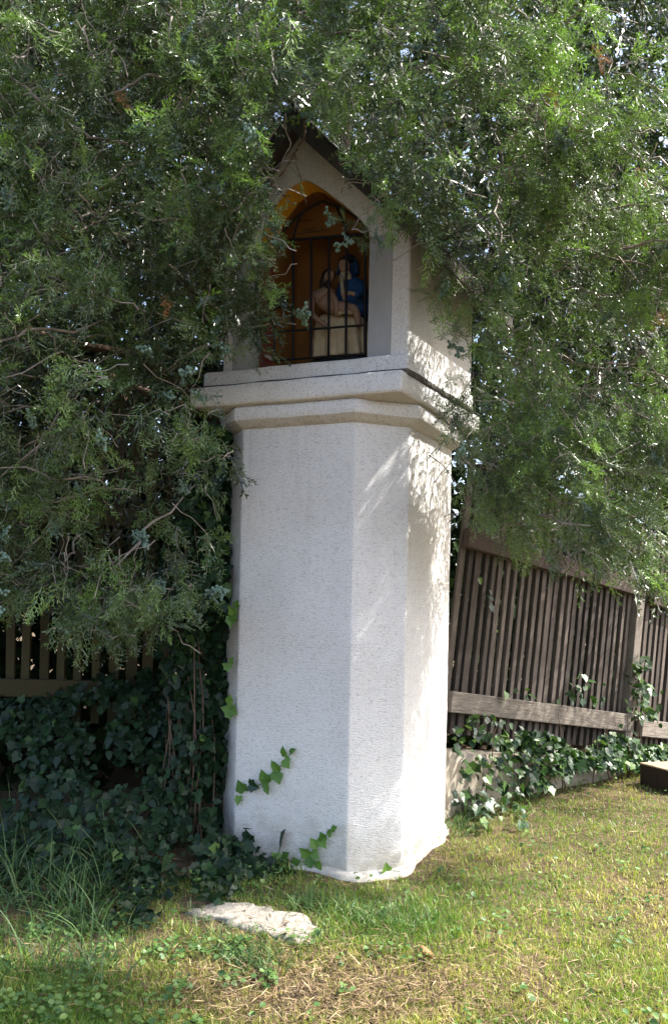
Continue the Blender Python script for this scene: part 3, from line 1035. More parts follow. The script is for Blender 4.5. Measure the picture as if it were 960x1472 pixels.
def spray_proto(r, nodes, ntert, wid, length=0.13, spread=0.9):
    """a flattened, feathery juniper spray growing along +y"""
    V, F, T = [], [], []
    axis = []
    bend = r.uniform(-0.25, 0.25)
    dro = r.uniform(-0.35, 0.05)
    for i in range(nodes + 1):
        t = i / nodes
        axis.append(np.array([bend * t * t * length, t * length, dro * t * t * length + r.normal(0, 0.001)]))
    for i in range(0, nodes, max(1, nodes // 3)):
        a, b = axis[i], axis[min(i + max(1, nodes // 3), nodes)]
        diamond(V, F, T, a, b - a, np.linalg.norm(b - a) * 1.15, wid * 0.9, np.array([1, 0, 0.3]), -0.10, -0.05)
    for i in range(1, nodes + 1):
        t = i / nodes
        sd = 1 if i % 2 else -1
        ang = r.uniform(0.55, 0.95) * (1 - 0.45 * t)
        d = np.array([sd * math.sin(ang), math.cos(ang), r.normal(0.05, 0.28)])
        bl = length * (0.42 * (1 - t) + 0.14) * r.uniform(0.6, 1.2) * spread
        side = np.cross(d, [0, 0, 1.0]) + np.array([0, 0, r.normal(0, 0.6)])
        side /= np.linalg.norm(side)
        diamond(V, F, T, axis[i], d, bl, wid * 1.05, side, -0.05, 0.08)
        for k in range(ntert):
            tt = (k + 0.6 + r.uniform(-0.2, 0.2)) / (ntert + 0.3)
            p = axis[i] + d / np.linalg.norm(d) * bl * tt
            s2 = 1 if k % 2 else -1
            a2 = r.uniform(0.45, 0.85)
            e = np.array([d[0] * math.cos(a2) - s2 * d[1] * math.sin(a2), d[1] * math.cos(a2) + s2 * d[0] * math.sin(a2), d[2] + r.normal(0, 0.45)])
            sd2 = np.cross(e, [0, 0, 1.0]) + np.array([0, 0, r.normal(0, 0.8)])
            sd2 /= np.linalg.norm(sd2)
            diamond(V, F, T, p, e, length * r.uniform(0.09, 0.17) * (1.1 - 0.4 * t), wid, sd2, 0.0, 0.16)
    return np.array(V), np.array(F), np.array(T)

pr = np.random.default_rng(3)
FINE = [spray_proto(pr, 15, 4, 0.0037) for _ in range(6)]
BACK = [spray_proto(pr, 6, 1, 0.016, 0.22) for _ in range(4)]
COARSE = [spray_proto(pr, 9, 2, 0.0072, 0.15) for _ in range(5)]

# where the branches are cut back around the shrine (outline in photo pixels, used only in front of it)
CLEAR = [(432, 132), (392, 152), (372, 195), (378, 235), (372, 262), (384, 330), (400, 430), (372, 485), (335, 505), (340, 530), (300, 548), (276, 562), (280, 592),
         (318, 625), (318, 720), (322, 900), (325, 1300), (650, 1300), (652, 900), (650, 700), (655, 640), (640, 590), (664, 548), (668, 484), (640, 472),
         (624, 430), (616, 368), (600, 336), (556, 292), (505, 258), (492, 195)]

def in_shrine(p):
    d = p[:, :2] - np.array([W0.x, W0.y])
    u = d @ np.array([UF.x, UF.y])
    w = d @ np.array([-UF.y, UF.x])
    ridge = APEX[1] + 0.06 - np.abs(u - APEX[0]) * 0.86
    return (u > UL - 0.17) & (u < UR + 0.19) & (w > -0.14) & (w < 0.95) & (p[:, 2] < np.maximum(2.0, ridge))

def in_shaft(p):
    low = inpoly(p[:, 0], p[:, 1], offset_poly(E, 0.07)) & (p[:, 2] < 1.85)
    sq = [(-0.633, 3.837), (0.24, 3.467), (0.67, 4.28), (-0.2, 4.65)]
    return low | (inpoly(p[:, 0], p[:, 1], offset_poly(sq, 0.05)) & (p[:, 2] > 1.78) & (p[:, 2] < 2.12))

LOWX = [-400, 0, 60, 120, 170, 230, 290, 330, 345, 640, 660, 700, 760, 820, 870, 930, 960, 1100, 1500]
LOWY = [860, 880, 850, 900, 960, 880, 860, 850, 800, 640, 690, 740, 770, 800, 810, 820, 840, 850, 800]

def yfront(x, z):
    left = 3.10 + 0.25 * sstep(-z, -1.9, -1.1)
    right = 3.50 - 0.46 * sstep(z, 2.0, 2.85)
    return left + (right - left) * sstep(x, 0.0, 0.75)

def crown_points(n, dmin, dmax, power, thr, seed, xr=(-2.3, 2.7), zr=(0.9, 4.7), margin=0.0):
    g = np.random.default_rng(seed)
    x = g.uniform(xr[0], xr[1], n)
    z = g.uniform(zr[0], zr[1], n)
    dep = dmin + (dmax - dmin) * g.uniform(0, 1, n) ** power
    y = yfront(x, z) + dep
    relief = np.array([noise.noise(Vector((a * 2.1, b * 2.1, 3.3))) + 0.5 * noise.noise(Vector((a * 5.5, b * 5.5, 8.3))) for a, b in zip(x, z)])
    y = y + 0.20 * relief
    p = np.stack([x, y, z], 1)
    px, py = pix(x, y, z)
    low = np.interp(px, LOWX, LOWY) + 35 * relief
    ok = py < low
    wob = 14 * np.array([noise.noise(Vector((a * 9, b * 9, 5))) for a, b in zip(x, z)])
    clear = inpoly(px + wob, py - wob, CLEAR)
    ok &= ~(clear & (y < 4.35))
    ok &= ~in_shrine(p) & ~in_shaft(p)
    ok &= z < 3.6 - 0.62 * np.maximum(x, -0.9) + 0.25 * relief
    ok &= x < 1.54 - 0.5 * sstep(z, 2.9, 4.4) + 0.30 * relief
    # tufts and gaps
    dens = np.array([noise.noise(Vector((a * 3.4, b * 3.0, c * 3.4)) ) + 0.6 * noise.noise(Vector((a * 8, b * 8, c * 8))) for a, b, c in zip(x, z, y)])
    left_low = sstep(-x, 0.1, 0.5) * sstep(-z, -2.35, -1.7)
    ok &= dens > thr + 0.25 * left_low + g.normal(0, 0.08, n)
    return p[ok], g, left_low[ok]

TREE_C = np.array([-0.3, 5.0, 3.0])
def crown_dirs(p, g, droop=0.45, out=0.55):
    o = p - TREE_C
    o[:, 2] *= 0.6
    o /= np.linalg.norm(o, axis=1, keepdims=True)
    d = o * out + g.normal(0, 0.55, p.shape)
    d[:, 2] -= droop
    up = g.normal(0, 0.7, p.shape) + np.array([0.15, -0.75, 0.55])
    return rot_from(d, up)

tree = empty('juniper_tree', (0.0, 5.1, float(ground(0.0, 5.1))), 'large spreading juniper with drooping berry-laden branches hanging over the white shrine', 'tree')
TP = []                                     # foliage points, reused for twigs and berries

def build_crown():
    c, g, ll = crown_points(3500, -0.02, 0.45, 1.3, -0.08, 11, xr=(-1.75, 1.95), zr=(0.9, 3.55))
    c2, g, ll2 = crown_points(2000, -0.02, 0.40, 1.3, -0.02, 15, xr=(-1.75, 1.95), zr=(0.9, 3.55))
    k = 6
    p = np.concatenate([np.repeat(c, k, 0) + g.normal(0, 0.034, (len(c) * k, 3)), c2])      # tufts of sprays, and loose ones
    ct = np.concatenate([np.repeat(g.normal(0, 0.20, len(c)), k), g.normal(0, 0.13, len(c2))])
    px_, py_ = pix(p[:, 0], p[:, 1], p[:, 2])
    okk = ~in_shrine(p) & ~in_shaft(p) & ~(inpoly(px_, py_, CLEAR) & (p[:, 1] < 4.3))
    p, ct = p[okk], ct[okk]
    tint = 0.43 + ct + 0.09 * g.normal(0, 1, len(p)) + 0.10 * sstep(p[:, 0], 0.2, 1.4)
    young = g.uniform(0, 1, len(p)) < 0.06
    tint = np.where(young, 0.80, np.clip(tint, 0.08, 0.76))
    V, F, T = scatter(FINE, p, crown_dirs(p, g), g.uniform(0.65, 1.25, len(p)), tint, g.integers(0, len(FINE), len(p)))
    T = np.minimum(T, 0.93)
    bulk('foliage', V, F, M_JUN, tree, T, 'stuff')
    TP.append(p)
    # deeper layers, their shade put into a darker tint
    p, g, ll = crown_points(12500, 0.3, 1.25, 1.0, -0.16, 12, xr=(-2.3, 2.4), zr=(0.95, 4.3))
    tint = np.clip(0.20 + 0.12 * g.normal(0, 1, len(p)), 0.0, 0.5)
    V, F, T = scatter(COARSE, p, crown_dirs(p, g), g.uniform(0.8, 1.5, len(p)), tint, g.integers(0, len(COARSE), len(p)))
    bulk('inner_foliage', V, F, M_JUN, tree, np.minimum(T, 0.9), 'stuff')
    # the back of the crown, shade painted in by a dark tint
    g = np.random.default_rng(16)
    n = 11800
    x = g.uniform(-2.6, 3.2, n)
    z = g.uniform(0.9, 4.9, n)
    y = np.maximum(yfront(x, z) + 0.9, 4.55) + g.uniform(0, 1.0, n)
    ex_ = np.arange(n) < 1900                       # thicker where the crown thins out to the right
    x = np.where(ex_, g.uniform(0.6, 2.6, n), x)
    z = np.where(ex_, g.uniform(2.5, 4.9, n), z)
    el_ = np.arange(n) > n - 2600                   # and behind the left fence
    x = np.where(el_, g.uniform(-2.2, -0.2, n), x)
    z = np.where(el_, g.uniform(1.1, 3.0, n), z)
    y = np.where(el_, 4.6 + g.uniform(0, 0.7, n), y)
    p = np.stack([x, y, z], 1)
    px_, py_ = pix(x, y, z)
    k = (py_ < np.interp(px_, LOWX, LOWY) - 30) & ~in_shrine(p) & ~in_shaft(p) & ~((x > 0.3) & (z < 1.95) & (y > 4.3))
    p = p[k]
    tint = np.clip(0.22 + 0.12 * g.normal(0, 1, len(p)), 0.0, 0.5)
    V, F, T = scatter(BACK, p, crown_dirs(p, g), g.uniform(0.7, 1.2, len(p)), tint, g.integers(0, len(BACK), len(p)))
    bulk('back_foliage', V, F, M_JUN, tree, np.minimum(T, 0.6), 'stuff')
    # the top of the crown, above the picture
    g = np.random.default_rng(13)
    n = 7000
    x = g.uniform(-2.4, 2.5, n)
    y = g.uniform(2.9, 6.3, n)
    top = 4.6 - 0.30 * np.maximum(x - 0.1, 0) ** 2 - 0.12 * np.minimum(x - 0.1, 0) ** 2 - 0.12 * (y - 4.7) ** 2
    z = 3.3 + (top - 3.3) * g.uniform(0, 1, n)
    p = np.stack([x, y, z], 1)
    dens = np.array([noise.noise(Vector(q) * 2.6) for q in p])
    p = p[(dens > -0.15) & (z > 3.2) & (z < 3.6 - 0.62 * np.maximum(x, -1.2))]
    tint = np.clip(0.4 + 0.12 * g.normal(0, 1, len(p)), 0.02, 0.7)
    V, F, T = scatter(COARSE, p, crown_dirs(p, g, 0.2), g.uniform(0.9, 1.6, len(p)), tint, g.integers(0, len(COARSE), len(p)))
    bulk('top_foliage', V, F, M_JUN, tree, np.minimum(T, 0.9), 'stuff')
build_crown()

# unseen foliage added over the view to shade the left ground
def overhead():
    g = np.random.default_rng(14)
    n = 4000
    x = g.uniform(0.45, 2.30, n)
    y = g.uniform(2.0, 2.95, n)
    lo = 1.06 + 0.72 * y + 0.06                       # stays above the picture
    z = lo + g.uniform(0, 0.45, n)
    p = np.stack([x, y, z], 1)
    dens = np.array([noise.noise(Vector(q) * 3.0) for q in p])
    p = p[(dens > -0.32) ]
    tint = np.clip(0.42 + 0.12 * g.normal(0, 1, len(p)), 0.02, 0.7)
    V, F, T = scatter(COARSE, p, crown_dirs(p, g, 0.2), g.uniform(0.9, 1.5, len(p)), tint, g.integers(0, len(COARSE), len(p)))
    bulk('unseen_shade_foliage', V, F, M_JUN, tree, np.minimum(T, 0.9), 'stuff')
overhead()

def hang_sprays():  # sprays in front of the gable, traced where they hang
    g = np.random.default_rng(21)
    pts = []
    def along(pl, D, n, sp):
        for _ in range(n):
            i = g.integers(0, len(pl) - 1)
            t = g.uniform()
            px = pl[i][0] * (1 - t) + pl[i + 1][0] * t + g.normal(0, sp)
            py = pl[i][1] * (1 - t) + pl[i + 1][1] * t + g.normal(0, sp)
            pts.append(P(px, py, D + g.normal(0, 0.03)))
    along([(565, 285), (540, 305), (512, 326)], 3.38, 20, 8)
    along([(492, 300), (474, 313)], 3.40, 6, 4)
    along([(520, 345), (548, 352)], 3.38, 14, 7)
    along([(400, 300), (392, 350), (400, 352)], 3.36, 16, 8)
    along([(383, 300), (375, 380), (360, 470), (330, 510)], 3.38, 46, 12)
    along([(345, 300), (330, 400), (345, 440)], 3.40, 40, 14)
    along([(434, 256), (438, 275), (441, 285)], 3.44, 3, 2)
    along([(620, 370), (650, 390), (635, 430)], 3.50, 30, 10)
    along([(640, 460), (665, 465)], 3.52, 14, 7)
    along([(545, 225), (590, 275), (630, 320), (665, 355)], 3.40, 60, 13)
    along([(640, 560), (655, 600), (672, 640)], 3.62, 22, 9)
    along([(650, 540), (665, 580), (660, 600)], 3.60, 24, 10)
    along([(280, 575), (300, 585)], 3.42, 7, 7)
    along([(415, 437), (437, 456)], 3.45, 2, 3)
    p = np.array([tuple(q) for q in pts])
    d = g.normal(0, 0.6, p.shape)
    d[:, 2] -= 0.6
    R = rot_from(d, g.normal(0, 0.6, p.shape) + np.array([0.1, -0.8, 0.5]))
    hx, hy = pix(p[:, 0], p[:, 1], p[:, 2])
    near = (hx > 395) & (hx < 580) & (hy < 370)
    V, F, T = scatter(FINE, p, R, g.uniform(0.4, 0.8, len(p)) * np.where(near, 0.62, 1.0), np.clip(g.normal(0.48, 0.14, len(p)), 0.1, 0.78), g.integers(0, len(FINE), len(p)))
    bulk('hanging_foliage', V, F, M_JUN, tree, np.minimum(T, 0.93), 'stuff')
hang_sprays()

def wiggle(a, b, n, amp, sag, r):
    a, b = Vector(a), Vector(b)
    out = []
    ln = (b - a).length
    ph = [r.uniform(0, 6.28) for _ in range(6)]
    for i in range(n + 1):
        t = i / n
        p = a.lerp(b, t)
        e = math.sin(math.pi * t)
        p += Vector((math.sin(t * 5 + ph[0]) + 0.5 * math.sin(t * 13 + ph[1]), math.sin(t * 4 + ph[2]) + 0.5 * math.sin(t * 11 + ph[3]), math.sin(t * 6 + ph[4]) + 0.5 * math.sin(t * 12 + ph[5]))) * amp * ln * (0.25 + 0.75 * e) * (1 if 0 < i else 0)
        p.z -= sag * ln * t * t
        out.append(p)
    return out

def build_branches():
    r = random.Random(5)
    gz = float(ground(0.0, 5.1))
    tp = [(0.0, 5.1, gz - 0.1), (0.01, 5.1, gz + 0.25), (-0.03, 5.08, 1.0), (0.0, 5.06, 1.7), (-0.05, 5.04, 2.4), (-0.02, 5.0, 3.2), (0.0, 5.0, 4.1)]
    V, F = tube_vf(tp, [0.17, 0.135, 0.12, 0.105, 0.09, 0.065, 0.03], 14)
    mesh_obj('trunk', V, F, M_BARK, tree, True)
    def part(pts, r0, r1, mat=M_TWIG, name='branch', sides=7):
        n = len(pts)
        V, F = tube_vf(pts, [r0 + (r1 - r0) * i / (n - 1) for i in range(n)], sides)
        return mesh_obj(name, V, F, mat, tree, True)
    # limbs that carry the crown
    for a, b in (((-0.05, 5.04, 2.4), (1.2, 4.7, 2.9)), ((-0.03, 5.0, 3.0), (1.6, 4.4, 3.3)), ((-0.02, 5.0, 3.2), (0.7, 3.9, 3.5)), ((-0.02, 5.05, 1.9), (-1.7, 4.2, 2.6)),
                 ((-0.04, 5.03, 2.6), (-0.6, 3.8, 3.2)), ((-0.03, 5.04, 2.2), (-1.2, 4.0, 2.9)), ((0.0, 5.0, 3.9), (1.2, 4.9, 4.2)), ((0.0, 5.0, 3.9), (-1.9, 4.5, 3.9))):
        part(wiggle(a, b, 12, 0.03, 0.05, r), 0.045, 0.010, M_BARK, 'limb', 9)
    # traced boughs (photo pixel, distance)
    traced = [
        ([(20, 285, 3.5), (38, 298, 3.45), (62, 315, 3.4), (85, 330, 3.38), (100, 345, 3.4)], 0.016, 0.012, M_BARK),
        ([(0, 95, 3.2), (40, 130, 3.2), (80, 165, 3.22), (130, 195, 3.25), (185, 206, 3.3)], 0.006, 0.004, M_TWIG),
        ([(150, 140, 3.25), (180, 125, 3.2), (205, 110, 3.2), (235, 113, 3.22)], 0.006, 0.004, M_TWIG),
        ([(205, 185, 3.2), (228, 172, 3.2), (238, 150, 3.2), (240, 138, 3.2)], 0.005, 0.003, M_TWIG),
        ([(215, 55, 3.2), (240, 70, 3.2), (275, 38, 3.2), (300, 27, 3.2)], 0.005, 0.004, M_TWIG),
        ([(440, 150, 3.35), (438, 178, 3.38), (436, 197, 3.4), (424, 222, 3.4), (405, 252, 3.4), (385, 272, 3.42), (360, 287, 3.45)], 0.006, 0.0035, M_BARK),
        ([(424, 222, 3.41), (428, 245, 3.42), (434, 270, 3.43), (440, 295, 3.44)], 0.0025, 0.0015, M_BARK),
        ([(410, 165, 3.3), (412, 190, 3.34), (418, 205, 3.36), (404, 235, 3.38), (395, 262, 3.38)], 0.003, 0.002, M_TWIG),
        ([(600, 240, 3.3), (575, 262, 3.32), (545, 285, 3.36), (520, 310, 3.38), (505, 330, 3.38)], 0.005, 0.002, M_TWIG),
        ([(505, 330, 3.36), (530, 333, 3.37), (545, 338, 3.37), (552, 355, 3.37)], 0.0035, 0.002, M_TWIG),
        ([(960, 132, 3.3), (935, 124, 3.3), (905, 110, 3.32), (880, 104, 3.35)], 0.007, 0.004, M_TWIG),
        ([(720, 0, 3.3), (745, 15, 3.3), (760, 28, 3.32)], 0.006, 0.005, M_TWIG),
        ([(640, 130, 3.3), (660, 108, 3.3), (655, 128, 3.3), (668, 150, 3.3)], 0.004, 0.003, M_TWIG),
        ([(735, 225, 3.4), (745, 260, 3.42), (755, 300, 3.45)], 0.005, 0.003, M_TWIG),
        ([(765, 180, 3.4), (790, 190, 3.42), (820, 205, 3.45), (850, 240, 3.5)], 0.006, 0.003, M_TWIG),
        ([(890, 440, 3.8), (925, 460, 3.75), (960, 472, 3.7)], 0.007, 0.005, M_TWIG),
        ([(905, 520, 3.8), (925, 505, 3.75), (945, 540, 3.75)], 0.005, 0.003, M_TWIG),
        ([(870, 815, 4.3), (895, 812, 4.2), (920, 822, 4.1), (935, 845, 4.05)], 0.007, 0.004, M_TWIG),
        ([(860, 820, 4.3), (890, 832, 4.2), (930, 835, 4.15)], 0.005, 0.003, M_TWIG),
        ([(955, 700, 4.0), (930, 730, 4.0), (915, 745, 4.05), (890, 730, 4.1)], 0.006, 0.004, M_TWIG),
        ([(350, 320, 3.45), (335, 345, 3.42), (345, 372, 3.42), (370, 378, 3.44)], 0.004, 0.003, M_TWIG),
        ([(320, 490, 3.5), (285, 500, 3.5), (255, 520, 3.52), (235, 535, 3.55)], 0.004, 0.003, M_TWIG),
        ([(0, 668, 3.5), (35, 665, 3.5), (60, 640, 3.55), (92, 575, 3.6)], 0.005, 0.004, M_TWIG),
    ]
    for pl, r0, r1, m in traced:
        pts = [P(*q) for q in pl]
        sm = []
        for i in range(len(pts) - 1):
            for k in range(4):
                t = k / 4
                q = pts[i].lerp(pts[i + 1], t)
                sm.append(q + Vector((r.gauss(0, 0.003), r.gauss(0, 0.004), r.gauss(0, 0.003))))
        sm.append(pts[-1])
        part(sm, r0, r1, m)
    # dead stems fanning down on the left
    o = P(168, 548, 4.12)
    for tx, ty, D in ((100, 690, 3.9), (125, 720, 4.0), (150, 700, 4.1), (172, 760, 4.05), (185, 690, 4.0), (208, 780, 3.9), (216, 745, 3.95), (178, 830, 4.1), (140, 640, 3.9), (232, 640, 3.9), (255, 720, 3.85), (120, 600, 3.8), (195, 720, 4.1), (160, 800, 4.05)):
        a = o + Vector((r.gauss(0, 0.03), r.gauss(0, 0.04), r.gauss(0, 0.05)))
        part(wiggle(a, P(tx, ty, D), 9, 0.035, -0.02, r), r.uniform(0.005, 0.009), 0.002, M_BARK)
    part(wiggle((-0.03, 5.05, 1.8), o, 6, 0.03, 0.0, r), 0.035, 0.018, M_BARK, 'limb', 9)
    for tx, ty in ((75, 640), (90, 560), (230, 540)):
        part(wiggle(o, P(tx, ty, 3.6), 8, 0.04, 0.05, r), 0.007, 0.003, M_TWIG)
    # boughs running through the foliage to its surface
    g = np.random.default_rng(31)
    p = TP[0]
    sel = p[g.choice(len(p), 200, replace=False)]
    for q in sel:
        q = Vector(q)
        back = Vector((q.x + (TREE_C[0] - q.x) * g.uniform(0.10, 0.3) + g.normal(0, 0.15), q.y + g.uniform(0.1, 0.5), q.z + g.uniform(-0.05, 0.35)))
        chk = np.array([tuple(back), tuple(q), tuple((back + q) / 2)])
        cx_, cy_ = pix(chk[:, 0], chk[:, 1], chk[:, 2])
        if in_shrine(chk).any() or in_shaft(chk).any() or (inpoly(cx_, cy_, CLEAR) & (chk[:, 1] < 4.3)).any():
            continue
        pts_ = wiggle(back, q, 7, 0.05, 0.06, r)
        rb = g.uniform(0.0032, 0.0060)
        V, F = tube_vf(pts_, [0.0012 + (rb - 0.0012) * math.sin(math.pi * min(1, (i + 0.6) / 8.2)) ** 0.8 for i in range(8)], 5)
        mesh_obj('branch', V, F, M_TWIG, tree, True)
    # fine twigs, too many to count
    sel = p[g.choice(len(p), 2200, replace=False)]
    VV, FF, off = [], [], 0
    for q in sel:
        q = Vector(q) + Vector((0, -0.01, 0))
        d = Vector((g.normal(0, 0.6), g.normal(0.15, 0.4), g.normal(0.35, 0.6))).normalized() * g.uniform(0.06, 0.20)
        v, f = tube_vf(wiggle(q + d, q, 4, 0.07, 0.05, r), [0.0026, 0.0022, 0.0018, 0.0014, 0.001], 3, False)
        VV += v
        FF += [tuple(i + off for i in t) for t in f]
        off += len(v)
    bulk('twigs', np.array([tuple(v) for v in VV]), np.array(FF), M_TWIG, tree, None, 'stuff')
build_branches()

def ico(r, sub=1):
    bm = bmesh.new()
    bmesh.ops.create_icosphere(bm, subdivisions=sub, radius=r)
    v = np.array([tuple(x.co) for x in bm.verts])
    f = np.array([[y.index for y in x.verts] for x in bm.faces])
    bm.free()
    return v, f

def build_berries():
    g = np.random.default_rng(41)
    iv, jf = ico(1.0, 2)
    meshes = []
    for k in range(5):
        V, F, T = [], [], []
        n = int(g.integers(12, 24))
        cs, rs_ = [], []
        for i in range(n):
            rr = g.uniform(0.0050, 0.0070)
            if i == 0:
                c = np.zeros(3)
            else:
                best = None
                for _ in range(14):                       # sit against a berry already there
                    j = int(g.integers(0, i))
                    dv = g.normal(0, 1, 3) * np.array([0.8, 0.7, 1.3])
                    dv /= np.linalg.norm(dv)
                    q = cs[j] + dv * (rs_[j] + rr) * 0.93
                    gap = min(np.linalg.norm(q - a) - (b_ + rr) * 0.85 for a, b_ in zip(cs, rs_))
                    if best is None or gap > best[0]:
                        best = (gap, q)
                    if gap > 0:
                        break
                c = best[1]
            cs.append(c)
            rs_.append(rr)
            F.append(jf + i * len(iv))
            V.append(iv * rr * np.array([1, 1, 1.1]) + c)
            T.append(np.full(len(iv), g.uniform()))
        V, F, T = np.concatenate(V), np.concatenate(F), np.concatenate(T)
        me = bpy.data.meshes.new('berry_cluster')
        me.from_pydata(V.tolist(), [], F.tolist())
        me.polygons.foreach_set('use_smooth', [True] * len(F))
        at = me.attributes.new('tint', 'FLOAT', 'POINT')
        at.data.foreach_set('value', T.astype(np.float32))
        me.materials.append(M_BERRY)
        meshes.append(me)
    spots = [(390, 300, 3.36), (398, 350, 3.34), (392, 320, 3.35), (474, 312, 3.38), (505, 350, 3.36), (545, 352, 3.36), (490, 352, 3.36), (440, 452, 3.44),
             (15, 280, 3.15), (25, 495, 3.2), (12, 300, 3.15), (85, 530, 3.3), (150, 545, 3.3), (240, 570, 3.4), (300, 430, 3.35), (315, 460, 3.35), (318, 500, 3.36), (205, 500, 3.3),
             (115, 705, 3.5), (200, 765, 3.5), (210, 775, 3.5), (10, 800, 3.3), (8, 850, 3.3), (3, 880, 3.3), (60, 815, 3.5), (225, 845, 3.55), (305, 850, 3.5), (315, 845, 3.5), (265, 700, 3.5),
             (95, 910, 3.6), (25, 720, 3.4), (280, 880, 3.6), (235, 840, 3.5), (150, 905, 3.6), (295, 575, 3.42), (45, 600, 3.3), (180, 890, 3.55), (80, 760, 3.5), (130, 880, 3.6), (175, 895, 3.55),
             (745, 590, 3.75), (750, 610, 3.75), (640, 400, 3.48), (720, 380, 3.5), (720, 400, 3.5), (635, 420, 3.48), (700, 180, 3.4), (725, 175, 3.4), (600, 140, 3.3), (610, 260, 3.35), (590, 240, 3.3),
             (560, 95, 3.3), (445, 165, 3.3), (370, 205, 3.25), (360, 215, 3.25), (250, 215, 3.2), (215, 255, 3.2), (650, 245, 3.35), (260, 290, 3.2), (330, 215, 3.25), (380, 270, 3.3), (540, 250, 3.33), (690, 480, 3.65), (655, 500, 3.55)]
    for px, py, D in spots:
        o = bpy.data.objects.new('berry_cluster', meshes[int(g.integers(0, 5))])
        link(o, tree)
        s = g.uniform(0.8, 1.2)
        o.matrix_basis = Matrix.Translation(P(px, py, D)) @ Matrix.Rotation(g.uniform(0, 6.28), 4, 'Z') @ Matrix.Rotation(g.normal(0, 0.4), 4, 'X') @ Matrix.Scale(s, 4)
    p = TP[0]
    for q in p[g.choice(len(p), 110, replace=False)]:
        o = bpy.data.objects.new('berry_cluster', meshes[int(g.integers(0, 5))])
        link(o, tree)
        o.matrix_basis = Matrix.Translation(Vector(q) + Vector((0, -0.03, -0.02))) @ Matrix.Rotation(g.uniform(0, 6.28), 4, 'Z') @ Matrix.Rotation(g.normal(0, 0.5), 4, 'X') @ Matrix.Scale(g.uniform(0.7, 1.1), 4)
    # loose berries
    i0, j0 = ico(1.0, 1)
    sel = p[g.choice(len(p), 2400, replace=False)] + g.normal(0, 0.03, (2400, 3))
    rad = g.uniform(0.0038, 0.0058, 2400)
    V = (i0[None] * rad[:, None, None] + sel[:, None, :]).reshape(-1, 3)
    F = (j0[None] + (np.arange(2400) * len(i0))[:, None, None]).reshape(-1, 3)
    bulk('berries', V, F, M_BERRY, tree, np.repeat(g.uniform(0, 1, 2400), len(i0)), 'stuff', True)
    # browned tips
    for px, py, D in ((857, 70, 3.25), (850, 78, 3.25), (785, 127, 3.3), (782, 132, 3.3), (167, 143, 3.2), (950, 450, 3.7), (948, 460, 3.7), (915, 250, 3.35), (240, 435, 3.3), (206, 880, 3.6)):
        v, f, t = FINE[int(g.integers(0, 6))]
        me = bpy.data.meshes.new('dead_spray')
        me.from_pydata((v * 0.7).tolist(), [], f.tolist())
        at = me.attributes.new('tint', 'FLOAT', 'POINT')
        at.data.foreach_set('value', np.clip(t + 0.5, 0, 1).astype(np.float32))
        me.materials.append(M_DEAD)
        o = bpy.data.objects.new('dead_spray', me)
        link(o, tree)
        R = rot_from(np.array([[g.normal(0.2, 0.3), g.normal(-0.2, 0.3), -0.8]]), np.array([[0.1, -0.9, 0.3]]))[0]
        o.matrix_basis = Matrix.Translation(P(px, py - 12, D - 0.06)) @ Matrix(R.tolist()).to_4x4()
build_berries()

# ------------------------------------------------------------------ ivy
def ivy_proto(r, lob=1.0):
    """five-lobed leaf, base at the origin, tip along +y, upper side +z, unit length"""
    j = lambda a: a * r.uniform(0.88, 1.12)
    half = [(j(0.18), -0.11), (j(0.42) * lob, j(0.00)), (j(0.41), j(0.20)), (j(0.52) * lob, j(0.40)), (j(0.30), j(0.58))]
    half2 = [(-j(0.18), -0.11), (-j(0.42) * lob, j(0.00)), (-j(0.41), j(0.20)), (-j(0.52) * lob, j(0.40)), (-j(0.30), j(0.58))]
    mid = [(0, 0.0), (0, 0.30), (0, 0.62), (0, 1.02)]
    V = [(x, y) for x, y in mid] + half + half2
    fold = r.uniform(0.10, 0.30)
    curl = r.uniform(-0.25, 0.05)
    V3 = [(x, y, fold * abs(x) * (1 - 0.3 * abs(x)) + curl * y * y * 0.5 + r.uniform(-0.02, 0.02)) for x, y in V]
    R_, L_ = 4, 9
    F = [(0, R_, R_ + 1), (0, R_ + 1, R_ + 2), (0, R_ + 2, 1), (1, R_ + 2, R_ + 3), (1, R_ + 3, R_ + 4), (1, R_ + 4, 2), (2, R_ + 4, 3),
         (0, L_ + 1, L_), (0, L_ + 2, L_ + 1), (0, 1, L_ + 2), (1, L_ + 3, L_ + 2), (1, L_ + 4, L_ + 3), (1, 2, L_ + 4), (2, 3, L_ + 4)]
    V3 = np.array(V3)
    t = np.zeros(len(V3))
    t[:4] = 0.12
    return V3, np.array(F), t
ir = np.random.default_rng(51)
IVY = [ivy_proto(ir, l) for l in (1.0, 1.1, 0.85, 1.0, 0.7, 1.15)]
IVY_ME = []
IVY_ME_Y = []
IVY_ME_SHADED = []
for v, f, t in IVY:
    for lst, m in ((IVY_ME, M_IVYO), (IVY_ME_Y, M_IVYYOUNG), (IVY_ME_SHADED, M_IVYOSHADED)):
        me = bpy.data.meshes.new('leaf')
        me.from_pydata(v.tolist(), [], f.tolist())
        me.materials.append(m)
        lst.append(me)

def leaf_objs(root, pos, R, sc, which, meshes):
    for i in range(len(pos)):
        o = bpy.data.objects.new('leaf', meshes[which[i]])
        link(o, root)
        o.matrix_basis = Matrix.Translation(Vector(pos[i])) @ Matrix((R[i] * sc[i]).tolist()).to_4x4()

